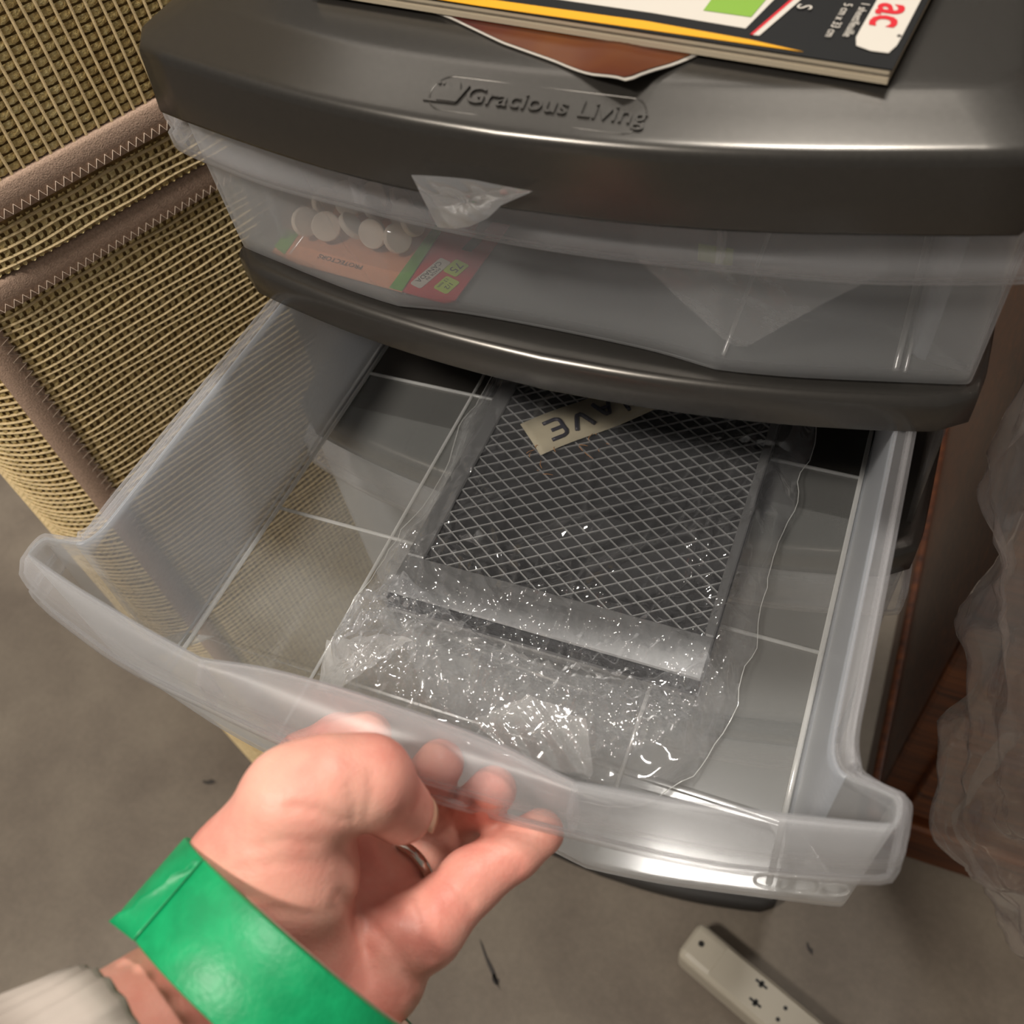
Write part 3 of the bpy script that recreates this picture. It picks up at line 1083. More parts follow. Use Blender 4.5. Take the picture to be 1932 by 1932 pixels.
def bag_sheet(step, zb, seed, base_fn, amp_fn, drop=.012, folds=True):
    xs = np.arange(-.070, .108, step); ys = np.arange(-.013, .264, step)
    X, Y = np.meshgrid(xs, ys)
    ins, dm = poly_dist(X, Y, OUT)
    h = crumple(X, Y, 9, 14, 70, seed)
    am = amp_fn(X, Y)
    Zs = base_fn(X, Y) + am * (h - .42)
    if folds:
        k0 = np.clip(am / .016, .12, 1)
        Zs += k0 * fold_lines(X, Y, 420, seed + 1, (-.066, .102), (-.012, .085), (.008, .036), (.0013, .0045), (.0010, .0040))
        Zs += k0 * fold_lines(X, Y, 130, seed + 9, (-.066, .102), (-.010, .075), (.015, .05), (.0012, .0028), (.0010, .0030), (1.5, .45))
        Zs += fold_lines(X, Y, 70, seed + 2, (-.06, .10), (.05, .25), (.015, .06), (.0016, .005), (.0004, .0016), (1.35, .6))
        Zs += fold_lines(X, Y, 60, seed + 5, (.055, .10), (.02, .20), (.01, .05), (.0016, .004), (.001, .003), (1.2, .5))
        Zs += fold_lines(X, Y, 50, seed + 6, (-.062, -.03), (.0, .13), (.01, .04), (.0016, .004), (.001, .003), (1.2, .6))
    k = sstep(dm, 0, drop)
    Zs = zb + .0006 + (np.maximum(Zs, zb + .001) - zb) * (.10 + .90 * k)
    keep = ins
    idx = -np.ones(X.shape, int); idx[keep] = np.arange(keep.sum())
    q = keep[:-1, :-1] & keep[1:, :-1] & keep[:-1, 1:] & keep[1:, 1:]
    r, c = np.nonzero(q)
    F = np.stack([idx[r, c], idx[r, c + 1], idx[r + 1, c + 1], idx[r + 1, c]], 1)
    V = np.stack([X[keep], Y[keep], Zs[keep]], 1)
    return V, [tuple(t) for t in F.tolist()]


def base_top(X, Y):
    over = sstep(Y, FY0 - .010, FY0 + .006) * sstep(X, FX0 - .012, FX0) * sstep(-X, -FX1 - .012, -FX1)
    z = FZ + .0135 * over + (1 - over) * .013
    # a long loose fold running from the middle up to the right edge, and a smaller curl left of it
    d1 = (X - .030) * .60 - (Y - .075) * .80
    z = z + .011 * np.exp(-(d1 / .0095) ** 2) * sstep(X, .015, .045) * sstep(-X, -.10, -.085)
    d2 = (X - .020) * .62 - (Y - .10) * .785
    z = z + .008 * np.exp(-(d2 / .0070) ** 2) * np.exp(-(((X - .022) * .785 + (Y - .10) * .62) / .024) ** 2)
    z = z + .011 * np.exp(-((Y - .018) / .018) ** 2)
    return z


def amp_top(X, Y):
    front = sstep(-Y, -.085, -.035)
    return .0022 + .0150 * front + .004 * sstep(X, .06, .09) + .004 * sstep(-X, .03, .05)


bg = Thing('clear_plastic_bag', open_tf(np.array([(.018, .12, FZ)]))[0], 'crinkled clear plastic bag wrapped around the charcoal filter in the open drawer', 'plastic bag')
v, f = bag_sheet(.00062, FZ, 21, base_top, amp_top)
bg.part('top_sheet', open_tf(v), f, M['film'])
OUT_FULL = OUT
OUT = smooth_curve([(-.060, .045), (-.062, .015), (-.045, -.004), (.0, -.008), (.05, -.007), (.080, .002), (.092, .022), (.096, .050), (.085, .062), (.070, .050), (.05, .040), (.02, .038), (-.01, .046), (-.03, .056), (-.048, .060), (-.060, .045)], 110, 1)[:-1]
v, f = bag_sheet(.0008, FZ + .004, 77, lambda X, Y: FZ + .017 + .008 * np.exp(-((Y - .012) / .016) ** 2), lambda X, Y: .012 + 0 * X, .008)
bg.part('crumpled_neck', open_tf(v), f, M['film'])
OUT = OUT_FULL
ev_ = np.c_[OUT, FZ + .0022 + .0012 * np.sin(np.arange(len(OUT)) * .7)]
v, f = tube(open_tf(ev_), .0002, 5, closed=True)
bg.part('bag_edge', v, f, M['clear_rib'])
v, f = bag_sheet(.0016, FZ, 40, lambda X, Y: FZ + .0006 + .009 * sstep(-Y, -.045, -.02), lambda X, Y: .0008 + .012 * sstep(-Y, -.045, -.02), .006, False)
bg.part('under_sheet', open_tf(v), f, M['film'])
for P in (((-.062, .020, -.066), (-.036, .024, -.054), (-.022, .024, -.050), (-.040, -.003, -.052), (-.052, -.004, -.060)),
          ((.012, .000, -.052), (.030, .014, -.046), (.052, .012, -.048), (.060, -.004, -.055), (.035, -.008, -.056))):
    P = np.array(P); c = P.mean(0) + [0, 0, .004]
    vs = [c]; rings = 10
    per = resample(P, 40, closed=True)
    V = [c]; F = []
    for k in range(1, rings + 1):
        for i, q in enumerate(per):
            p = c + (q - c) * k / rings
            V.append(p + [0, 0, .0022 * (tri(np.array(p[0] * 95 + p[1] * 130)) - .5) + .0014 * (tri(np.array(p[0] * 260 - p[1] * 170)) - .5)])
    for i in range(40): F.append((0, 1 + i, 1 + (i + 1) % 40))
    for k in range(rings - 1):
        for i in range(40):
            j = (i + 1) % 40
            F.append((1 + k * 40 + i, 1 + (k + 1) * 40 + i, 1 + (k + 1) * 40 + j, 1 + k * 40 + j))
    bg.part('folded_flap', open_tf(np.array(V)), F, M['film_soft'])

# ------------------------------------------------------------------ inside the top drawer
TD = shut_tf(H1)
fz = .0205
bp = Thing('blister_pack', W(np.array([(-.085, .16, fz)]))[0], 'red and peach blister card of round felt pads in the top drawer', 'blister pack')


def card_part(name, poly, z0, z1, mat, parent=None):
    k = len(poly)
    v = np.array([(x, y, z) for z in (z0, z1) for x, y in poly])
    f = [tuple(range(k - 1, -1, -1)), tuple(range(k, 2 * k))] + [(i, (i + 1) % k, k + (i + 1) % k, k + i) for i in range(k)]
    return bp.part(name, W(v), f, mat, False, parent=parent)


card_part('backing_card', [(-.133, .1445), (-.118, .1405), (-.066, .1360), (-.066, .186), (-.125, .190), (-.134, .178)], fz, fz + .0006, M['card_peach'])
card_part('green_corner', [(-.1335, .1475), (-.1265, .1440), (-.1270, .158), (-.1338, .160)], fz + .0007, fz + .0009, M['card_green'])
card_part('green_stripe', [(-.0720, .1365), (-.0660, .1360), (-.0660, .186), (-.0700, .186)], fz + .0007, fz + .0009, M['card_green'])
hd = [(-.0655, .1362), (-.0460, .1345), (-.0425, .1372), (-.0390, .186), (-.0470, .186), (-.0480, .178), (-.0520, .1775), (-.0530, .186), (-.0655, .186)]
hc = card_part('header_card', hd, fz, fz + .0007, M['card_red'])
card_part('hang_slot', [(-.0525, .1660), (-.0480, .1655), (-.0455, .1780), (-.0500, .1790)], fz + .0008, fz + .0010, M['dark'], hc)


def badge(cx, cy, w_, h_, ang, mat, txt, tmat, ts):
    th = np.linspace(0, 2 * math.pi, 24, endpoint=False)
    p = np.stack([np.sign(np.cos(th)) * (w_ / 2 - .0012) + .0012 * np.cos(th), np.sign(np.sin(th)) * (h_ / 2 - .0012) + .0012 * np.sin(th)], 1)
    c, s = math.cos(ang), math.sin(ang)
    p = p @ np.array([[c, s], [-s, c]]) + [cx, cy]
    b = card_part('printed_badge', [tuple(q) for q in p], fz + .0008, fz + .0010, mat, hc)
    for line, dy, sz in txt:
        v, f = text_mesh(line, ts * sz, .00003)
        v[:, 1] += dy
        q = v[:, :2] @ np.array([[c, s], [-s, c]]) + [cx, cy]
        bp.part('print', W(np.c_[q, v[:, 2] + fz + .0011]), f, tmat, False, parent=hc)


badge(-.0590, .1490, .0190, .0060, math.radians(-108), M['white_paper'], [('MADE IN', .0014, .6), ('CANADA', -.0010, 1.0)], M['dark'], .0034)
badge(-.0500, .1545, .0085, .0075, math.radians(-108), M['badge_lime'], [('75', .0, 1.0)], M['dark'], .0058)
badge(-.0495, .1440, .0085, .0075, math.radians(-108), M['badge_lime'], [('1/2', .0012, 1.0), ('12 mm', -.0020, .7)], M['dark'], .0032)
v, f = text_mesh('PROTECTORS', .0036, .00003)
v[:, :2] = v[:, :2] @ np.array([[-1, 0], [0, -1]])
bp.part('print', W(np.c_[v[:, 0] - .100, v[:, 1] + .1460 - (v[:, 0]) * .10, v[:, 2] + fz + .0008]), f, M['dark'], False)
# dome
bl = [(-.1285, .152), (-.070, .1455), (-.0655, .149), (-.0665, .182), (-.126, .186), (-.130, .182)]
th_ = smooth_curve(bl + [bl[0]], 48, 2)
c0 = th_.mean(0)
lv = [(0, 1.03), (.0005, 1.0), (.010, .97), (.0165, .95), (.0185, .90), (.0190, .8), (.0190, .3)]
v, f = loft([np.c_[c0 + (th_ - c0) * s, np.full(len(th_), fz + .0008 + z)] for z, s in lv], cap1=True)
bp.part('blister_dome', W(v), f, M['blister'])
disc = None
th = np.linspace(0, 2 * math.pi, 20, endpoint=False)
ring = np.stack([np.cos(th) * .0062, np.sin(th) * .0062], 1)
v, f = loft([np.c_[ring * .93, np.full(20, -.0014)], np.c_[ring, np.full(20, -.0010)], np.c_[ring, np.full(20, .0010)], np.c_[ring * .93, np.full(20, .0014)]], cap0=True, cap1=True)
pm = raw('felt_pad', v, f, M['felt'], False)
for i, (x, y, z, a, b) in enumerate([(-.1205, .1570, .009, 1.1, .5), (-.1105, .1570, .0085, 1.0, .3), (-.0985, .1585, .010, .9, .1), (-.088, .1570, .009, 1.1, -.4), (-.077, .1580, .008, .9, -.6),
                                     (-.1175, .1690, .011, 1.2, .9), (-.105, .1700, .012, .5, .3), (-.093, .1690, .012, .9, .5), (-.080, .1700, .011, .6, -.5), (-.0725, .1650, .012, 1.0, .4),
                                     (-.112, .1780, .009, .8, .1), (-.098, .1790, .010, 1.2, -.3), (-.085, .1790, .010, .7, .7)]):
    o = bpy.data.objects.new('felt_pad', pm)
    COL.objects.link(o); o.parent = bp.o
    o.location = np.array([x, y, z + fz + Z0]) - bp.base
    o.rotation_euler = (a, b, random.uniform(0, 3))


def film_patch(name, poly, label, cat, mat, amp, seed, tf=W, bulge=.006, nrm=(0, -1, .3)):
    """loose film scrap: triangulated patch over a 3-D outline, creased"""
    P = np.array(poly, float)
    per = resample(P, 72, closed=True)
    c = per.mean(0); nrm = np.array(nrm) / np.linalg.norm(nrm)
    rings = 18
    V = [c + nrm * bulge]; F = []
    for k in range(1, rings + 1):
        t = k / rings
        q = c + (per - c) * t
        h = crumple(q[:, 0] + q[:, 2] * .3, q[:, 2] + q[:, 1], 9, 25, 160, seed) - .4
        V += list(q + nrm * (bulge * (1 - t * t) + amp * h * (1 - .6 * t))[:, None])
    n = 72
    for i in range(n): F.append((0, 1 + i, 1 + (i + 1) % n))
    for k in range(rings - 1):
        for i in range(n):
            j = (i + 1) % n
            F.append((1 + k * n + i, 1 + (k + 1) * n + i, 1 + (k + 1) * n + j, 1 + k * n + j))
    V = tf(np.array(V))
    return V, F


v, f = film_patch('film', [(.028, .150, .066), (.032, .1385, .056), (.050, .1375, .040), (.066, .1365, .0265), (.070, .1365, .0255), (.074, .137, .0262), (.095, .139, .048), (.114, .143, .064), (.110, .155, .070), (.07, .162, .075)], '', '', None, .006, 31, bulge=.004)
pc = Thing('clear_pouch', (v.mean(0)[0], v.mean(0)[1], v.min(0)[2]), 'triangular clear plastic pouch slumped inside the top drawer', 'plastic pouch')
pc.part('pouch_film', v, f, M['film_soft'])
v, f = box(.052, .064, .1455, .1460, .0535, .0605)
pc.part('lime_sticker', W(v), f, M['badge_lime'], False)
v, f = film_patch('film', [(-0.0289, 0.1040, 0.1034), (-0.0271, 0.1035, 0.0999), (-0.0256, 0.1045, 0.0909), (-0.0256, 0.1075, 0.0815), (-0.0197, 0.1075, 0.0822), (-0.0134, 0.1070, 0.0846), (-0.0055, 0.1055, 0.0904), (0.0004, 0.1042, 0.0971), (0.0116, 0.1040, 0.1041), (0.0027, 0.1032, 0.1050), (-0.0075, 0.1030, 0.1057), (-0.0184, 0.1035, 0.1049)], '', '', None, .0045, 17, bulge=.0020)
Thing('film_scrap', (v.mean(0)[0], v.mean(0)[1], v.min(0)[2]), 'crumpled clear film tuft caught between the lid and the top drawer', 'plastic film', mesh=(v, f, M['film_scrap'], True))

# ------------------------------------------------------------------ papers on the lid
LT = .1246
bo = np.array([.1019, .1419]); bu = np.array([-.9953, .0966]); bv = np.array([.0966, .9953])


def bk(a, b, z):
    return (*(bo + bu * a + bv * b), z)


def bkbox(a0, a1, b0, b1, z0, z1):
    v, f = box(a0, a1, b0, b1, z0, z1)
    return np.array([bk(*q) for q in v]), [t[::-1] for t in f]


sh = Thing('brown_sheet', W(np.array([(.0, .16, LT)]))[0], 'torn glossy brown sheet with white edge under the booklet', 'paper')
so_ = smooth_curve([(-.075, .170), (-.0345, .1550), (-.012, .1440), (.008, .1370), (.022, .1305), (.0345, .1256), (.0375, .1310), (.0400, .1365), (.0480, .1480), (.055, .170), (.05, .25), (-.06, .25)], 120, 0)
cen_ = np.array([-.005, .19])


def sheet(poly, z, lift):
    loops = []
    for t in (1.0, .9, .6, .2):
        q = cen_ + (poly - cen_) * t
        zz = z + lift * np.exp(-(((q[:, 0] - .034) ** 2 + (q[:, 1] - .127) ** 2) / .012 ** 2))
        loops.append(np.c_[q, zz])
    return loft(loops, cap1=True)


v, f = sheet(so_, LT + .0005, .0035)
solidify(sh.part('paper_core', W(v), f, M['white_paper']), .0004, 1)
so2 = cen_ + (so_ - cen_) * .988
so2[:, 0] -= .0003
v, f = sheet(so2, LT + .00125, .0035)
sh.part('printed_face', W(v), f, M['brown_paper'])

bk_t = Thing('craft_booklet', W(np.array([(.05, .21, LT + .001)]))[0], 'black and white booklet of sheets with red lettering on the lid', 'booklet')
z = LT + .0016
for i, (dz, in_, mat) in enumerate(((.0016, 0.0, 'cream_paper'), (.0013, .0006, 'white_paper'), (.0012, .0, 'cream_paper'))):
    v, f = bkbox(in_, .19, in_ * 1.2 + .0004 * (i % 2), .15, z, z + dz - .0001)
    bk_t.part('page_block', W(v), f, M[mat], False)
    z += dz
v, f = bkbox(-.0006, .19, -.0002, .15, z, z + .0004)
cvr = bk_t.part('cover', W(v), f, M['cover_black'], False)
z += .0005


def pr_rect(poly, mat, dz=0.0, name='printed_panel'):
    v = np.array([bk(a, b, z + dz) for a, b in poly] + [bk(a, b, z + dz + .0001) for a, b in poly])
    k = len(poly)
    f = [tuple(range(k)), tuple(range(2 * k - 1, k - 1, -1))] + [(i, k + i, k + (i + 1) % k, (i + 1) % k) for i in range(k)]
    return bk_t.part(name, W(v), f, mat, False, parent=cvr)


mm = .001
pr_rect([(24 * mm, 1.6 * mm), (125 * mm, -.1 * mm), (189 * mm, .2 * mm), (189 * mm, 3.2 * mm), (72 * mm, 5.2 * mm), (40 * mm, 3.6 * mm)], M['yellow_print'])
pr_rect([(43 * mm, 9 * mm), (72 * mm, 10.0 * mm), (180 * mm, 9.5 * mm), (180 * mm, 100 * mm), (30 * mm, 100 * mm)], M['white_paper'])
pr_rect([(43.5 * mm, 15 * mm), (58 * mm, 15 * mm), (58 * mm, 60 * mm), (40 * mm, 60 * mm)], M['green_print'], .0002)
pr_rect([(39.8 * mm, 6.0 * mm), (40.6 * mm, 6.0 * mm), (29 * mm, 60 * mm), (28 * mm, 60 * mm)], M['red_print'], .0002)
pr_rect([(38 * mm, 6.2 * mm), (39.8 * mm, 6.0 * mm), (28 * mm, 60 * mm), (26 * mm, 60 * mm)], M['white_paper'], .0001)
lab = smooth_curve([(7 * mm, 6.6 * mm), (2.2 * mm, 6.5 * mm), (1.2 * mm, 8 * mm), (1.2 * mm, 30 * mm), (1.2 * mm, 90 * mm), (12.7 * mm, 90 * mm), (12.7 * mm, 30 * mm), (12.7 * mm, 9.5 * mm), (12.0 * mm, 8.2 * mm), (7 * mm, 6.6 * mm)], 40, 1)
pr_rect([tuple(q) for q in lab[:-1]], M['white_paper'], .0002)


def book_text(s, a, b, size, mat, bold=0.0, sx=1.0):
    v, f = text_mesh(s, size, .00003, bold)
    v[:, 0] *= sx
    # the lettering runs from the far end towards the viewer, its top to the right
    pts = np.array([bk(a - q[1], b - q[0], z + .00045 + q[2]) for q in v])
    bk_t.part('print', W(pts), f, mat, False, parent=cvr)


book_text('ac', 6.6 * mm, 25.5 * mm, .0150, M['red_print'], .0003, 1.0)
book_text('1 sheet/feuille', 13.9 * mm + .0012, 21 * mm, .0036, M['white_paper'], 0, .95)
book_text('5 cm x 33 cm', 19.6 * mm, 19.5 * mm, .0036, M['white_paper'], 0, .95)
book_text('S', 31 * mm, 24.0 * mm, .0062, M['white_paper'])
v, f = tube([W(np.array([bk(1.9 * mm, 15.8 * mm, z + d)]))[0] for d in (.0003, .0005)], .0006, 10)
bk_t.part('print', v, f, M['scuff'], False, parent=cvr)
# ------------------------------------------------------------------ the hand on the drawer pull
#<HANDSDF
JN = dict(
    T0=(-0.0122, -0.0849, 0.0072),
    T1=(0.0003, -0.0653, 0.0263),
    TM=(0.0083, -0.0585, 0.0289),
    T2=(0.0157, -0.0531, 0.0246),
    T3=(0.0216, -0.0527, 0.0052),
    TH1=(-0.0012, -0.0811, 0.0080),
    TH2=(0.0005, -0.0953, -0.0081),
    I0=(-0.0132, -0.0589, -0.0119),
    I1=(-0.0270, -0.0413, -0.0241),
    I2=(-0.0155, -0.0334, -0.0158),
    I3=(-0.0020, -0.0321, -0.0033),
    M0=(0.0022, -0.0624, -0.0212),
    M1=(0.0033, -0.0430, -0.0416),
    M2=(0.0135, -0.0334, -0.0293),
    M3=(0.0224, -0.0320, -0.0068),
    R0=(0.0167, -0.0687, -0.0270),
    R1=(0.0206, -0.0492, -0.0397),
    R2=(0.0296, -0.0364, -0.0361),
    R3=(0.0406, -0.0334, -0.0096),
    P0=(0.0337, -0.0754, -0.0240),
    P1=(0.0411, -0.0575, -0.0253),
    P2=(0.0498, -0.0444, -0.0264),
    P3=(0.0563, -0.0367, -0.0239),
    PA=(0.0046, -0.0920, -0.0288),
    HY1=(0.0240, -0.0907, -0.0302),
    HY2=(0.0179, -0.1030, -0.0346),
    PP=(0.0276, -0.0803, -0.0236),
    PM=(0.0083, -0.0715, -0.0244),
    PC=(0.0149, -0.0788, -0.0229),
    W1=(-0.0078, -0.0940, -0.0041),
    W2=(0.0155, -0.1009, -0.0299),
    F0=(-0.0004, -0.0970, -0.0188),
    F1=(-0.0132, -0.1249, -0.0008),
    F2=(-0.0234, -0.1477, 0.0158),
    F3=(-0.0542, -0.2162, 0.0657),
)
JN = {k: np.array(v) for k, v in JN.items()}
RAD = dict(T0=.0160, T1=.0136, TM=.0128, T2=.0122, T3=.0096, PC=.0088, I0=.0110, I1=.0098, I2=.0088, I3=.0074, M0=.0110, M1=.0098, M2=.0088, M3=.0076,
           R0=.0080, R1=.0090, R2=.0084, R3=.0074, P0=.0112, P1=.0097, P2=.0086, P3=.0074, PA=.0140, HY1=.0130, HY2=.0140, PP=.0106, PM=.0095,
           TH1=.0182, TH2=.0172, W1=.0180, W2=.0180, F0=.0225, F1=.0215, F2=.0235, F3=.027)
GROUPS = [  # (blend inside the group, blend with the hand so far, bones)
    (.0045, .0, [('F3', 'F2'), ('F2', 'F1'), ('F1', 'F0'), ('F0', 'W1'), ('F0', 'W2'), ('W1', 'TH2'), ('W2', 'HY2'), ('PA', 'F0'), ('PA', 'PM'), ('PA', 'HY1'), ('HY1', 'HY2'), ('HY1', 'PP'), ('PP', 'P0'),
                ('PA', 'I0'), ('PA', 'M0'), ('PA', 'R0'), ('TH2', 'I0'), ('I0', 'M0'), ('M0', 'R0'), ('PM', 'PC'), ('PA', 'PC'), ('PC', 'PP'), ('HY1', 'PC')]),
    (.008, .007, [('TH2', 'TH1'), ('TH1', 'T0'), ('T0', 'T1'), ('TH1', 'T1')]),
    (.004, .005, [('T1', 'TM'), ('TM', 'T2'), ('T2', 'T3')]),
    (.0025, .0045, [('I0', 'I1'), ('I1', 'I2'), ('I2', 'I3')]),
    (.0025, .0040, [('M0', 'M1'), ('M1', 'M2'), ('M2', 'M3')]),
    (.0025, .0028, [('R0', 'R1'), ('R1', 'R2'), ('R2', 'R3')]),
    (.0025, .0045, [('P0', 'P1'), ('P1', 'P2'), ('P2', 'P3')]),
]
CREASES = [
    (0.0011, 0.0011, [(0.0056, -0.0704, 0.0408), (0.0080, -0.0698, 0.0403), (0.0102, -0.0691, 0.0397), (0.0124, -0.0684, 0.0388), (0.0145, -0.0682, 0.0375), (0.0164, -0.0680, 0.0357), (0.0181, -0.0676, 0.0333)]),
    (0.0008, 0.0007, [(0.0174, -0.0594, 0.0393), (0.0187, -0.0610, 0.0379), (0.0198, -0.0624, 0.0361), (0.0201, -0.0642, 0.0340), (0.0200, -0.0660, 0.0315)]),
    (0.0008, 0.0007, [(0.0204, -0.0537, 0.0375), (0.0214, -0.0559, 0.0367), (0.0223, -0.0579, 0.0356), (0.0227, -0.0600, 0.0343), (0.0225, -0.0621, 0.0327), (0.0222, -0.0640, 0.0304)]),
    (0.0010, 0.0009, [(0.0069, -0.0924, 0.0242), (0.0090, -0.0917, 0.0234), (0.0111, -0.0909, 0.0224), (0.0130, -0.0902, 0.0212), (0.0147, -0.0893, 0.0194), (0.0163, -0.0881, 0.0179), (0.0178, -0.0867, 0.0159), (0.0190, -0.0853, 0.0133), (0.0200, -0.0837, 0.0098)]),
    (0.0009, 0.0005, [(-0.0023, -0.0820, 0.0333), (-0.0001, -0.0810, 0.0341), (0.0021, -0.0799, 0.0346), (0.0042, -0.0788, 0.0352), (0.0062, -0.0776, 0.0353), (0.0082, -0.0767, 0.0349), (0.0100, -0.0760, 0.0338), (0.0118, -0.0752, 0.0326), (0.0135, -0.0744, 0.0310)]),
    (0.0009, 0.0005, [(-0.0038, -0.0872, 0.0299), (-0.0016, -0.0863, 0.0306), (0.0006, -0.0854, 0.0311), (0.0026, -0.0844, 0.0312), (0.0045, -0.0834, 0.0312), (0.0063, -0.0824, 0.0311), (0.0081, -0.0814, 0.0306), (0.0098, -0.0807, 0.0296), (0.0115, -0.0799, 0.0284), (0.0131, -0.0791, 0.0270), (0.0146, -0.0783, 0.0253), (0.0159, -0.0773, 0.0230)]),
    (0.0013, 0.0016, [(0.0190, -0.0816, 0.0148), (0.0199, -0.0817, 0.0111), (0.0202, -0.0816, 0.0054), (0.0172, -0.0801, -0.0099), (0.0191, -0.0806, -0.0115), (0.0213, -0.0812, -0.0119), (0.0237, -0.0822, -0.0117), (0.0259, -0.0832, -0.0116), (0.0280, -0.0842, -0.0118), (0.0300, -0.0852, -0.0123), (0.0318, -0.0861, -0.0132), (0.0333, -0.0873, -0.0148), (0.0346, -0.0884, -0.0165), (0.0358, -0.0896, -0.0188), (0.0370, -0.0907, -0.0214), (0.0379, -0.0920, -0.0238), (0.0385, -0.0935, -0.0265), (0.0388, -0.0949, -0.0310)]),
    (0.0012, 0.0010, [(0.0202, -0.0834, 0.0069), (0.0194, -0.0838, -0.0016), (0.0191, -0.0845, -0.0086), (0.0203, -0.0857, -0.0115), (0.0221, -0.0872, -0.0126), (0.0238, -0.0889, -0.0132), (0.0251, -0.0908, -0.0139), (0.0264, -0.0928, -0.0144), (0.0277, -0.0947, -0.0151)]),
    (0.0011, 0.0010, [(0.0202, -0.0804, 0.0066), (0.0160, -0.0762, -0.0114), (0.0178, -0.0744, -0.0127), (0.0204, -0.0741, -0.0133), (0.0232, -0.0740, -0.0134), (0.0263, -0.0746, -0.0122), (0.0292, -0.0755, -0.0114), (0.0319, -0.0764, -0.0112), (0.0345, -0.0771, -0.0114)]),
    (0.0012, 0.0016, [(0.0315, -0.0697, -0.0130), (0.0335, -0.0718, -0.0121), (0.0354, -0.0738, -0.0118), (0.0371, -0.0758, -0.0120), (0.0385, -0.0776, -0.0127), (0.0396, -0.0796, -0.0137), (0.0404, -0.0815, -0.0155), (0.0412, -0.0833, -0.0178)]),
    (0.0010, 0.0012, [(0.0367, -0.0605, -0.0151), (0.0393, -0.0619, -0.0147), (0.0418, -0.0630, -0.0151), (0.0441, -0.0641, -0.0161), (0.0461, -0.0650, -0.0179)]),
    (0.0009, 0.0009, [(0.0470, -0.0448, -0.0172), (0.0502, -0.0468, -0.0172), (0.0530, -0.0485, -0.0184), (0.0555, -0.0498, -0.0212)]),
    (0.0010, 0.0014, [(0.0202, -0.0520, -0.0274), (0.0232, -0.0535, -0.0278), (0.0256, -0.0552, -0.0292), (0.0312, -0.0594, -0.0189)]),
    (0.0009, 0.0009, [(0.0312, -0.0821, -0.0116), (0.0327, -0.0841, -0.0126), (0.0340, -0.0859, -0.0143), (0.0350, -0.0878, -0.0163), (0.0353, -0.0900, -0.0186), (0.0358, -0.0923, -0.0203), (0.0363, -0.0945, -0.0218)]),
]


def smin(a, b, k):
    if k <= 0: return np.minimum(a, b)
    h = np.clip(.5 + .5 * (b - a) / k, 0, 1)
    return b + (a - b) * h - k * h * (1 - h)


def bone(P, a, b, ra, rb):
    ab = b - a
    t = np.clip(((P - a) @ ab) / (ab @ ab), 0, 1)
    return np.linalg.norm(P - a - t[..., None] * ab, axis=-1) - (ra + (rb - ra) * t)


def hand_sdf(P, creases=True):
    d = np.full(P.shape[:-1], .05)
    for k1, k2, bones in GROUPS:
        g = np.full(P.shape[:-1], .05)
        for a, b in bones:
            A, B, ra, rb = JN[a], JN[b], RAD[a], RAD[b]
            m = max(ra, rb) + .018
            box_ = np.all((P > np.minimum(A, B) - m) & (P < np.maximum(A, B) + m), axis=-1)
            if box_.any():
                g[box_] = smin(g[box_], bone(P[box_], A, B, ra, rb), k1)
        d = smin(d, g, k2)
    if creases:
        for wd, dep, pl in CREASES:
            pl = np.array(pl)
            lo_, hi_ = pl.min(0) - wd * 4, pl.max(0) + wd * 4
            box_ = np.all((P > lo_) & (P < hi_), axis=-1)
            if not box_.any(): continue
            q = P[box_]
            dm = np.full(len(q), 1.0)
            for i in range(len(pl) - 1):
                dm = np.minimum(dm, bone(q, pl[i], pl[i + 1], 0, 0))
            d[box_] += dep * np.exp(-(dm / wd) ** 2)
    return d
#HANDSDF>


def surface_net(fn, lo_, hi_, h):
    xs = [np.arange(lo_[k], hi_[k] + h, h) for k in range(3)]
    G = np.stack(np.meshgrid(*xs, indexing='ij'), -1)
    D = fn(G)
    S = D < 0
    n0, n1, n2 = D.shape
    cnt = np.zeros((n0 - 1, n1 - 1, n2 - 1)); acc = np.zeros((n0 - 1, n1 - 1, n2 - 1, 3))
    corner = [(i, j, k) for i in (0, 1) for j in (0, 1) for k in (0, 1)]
    sl = lambda c, A: A[c[0]:c[0] + n0 - 1, c[1]:c[1] + n1 - 1, c[2]:c[2] + n2 - 1]
    for c in corner:
        for ax in range(3):
            if c[ax]: continue
            c2 = list(c); c2[ax] = 1
            d0, d1 = sl(c, D), sl(c2, D)
            x = (d0 < 0) != (d1 < 0)
            t = np.where(x, d0 / (d0 - d1 + 1e-20), 0)
            for k in range(3):
                acc[..., k] += np.where(x, c[k] + (t if k == ax else 0), 0)
            cnt += x
    on = cnt > 0
    idx = -np.ones(on.shape, int); idx[on] = np.arange(on.sum())
    I, J, K = np.nonzero(on)
    V = np.stack([xs[0][I], xs[1][J], xs[2][K]], 1) + acc[on] / cnt[on][:, None] * h
    F = []
    for ax in range(3):
        a0 = [slice(1, -1)] * 3; a0[ax] = slice(0, -1)
        a1 = [slice(1, -1)] * 3; a1[ax] = slice(1, None)
        s0, s1 = S[tuple(a0)], S[tuple(a1)]
        for flip, mask in ((False, s0 & ~s1), (True, ~s0 & s1)):
            p = np.argwhere(mask)
            if not len(p): continue
            p = p + 1; p[:, ax] -= 1
            u, w_ = [(1, 2), (2, 0), (0, 1)][ax]
            q = []
            for du, dw in ((-1, -1), (0, -1), (0, 0), (-1, 0)):
                c = p.copy(); c[:, u] += du; c[:, w_] += dw
                q.append(idx[c[:, 0], c[:, 1], c[:, 2]])
            q = np.stack(q, 1)
            if flip: q = q[:, ::-1]
            F.append(q)
    return V, np.vstack(F)


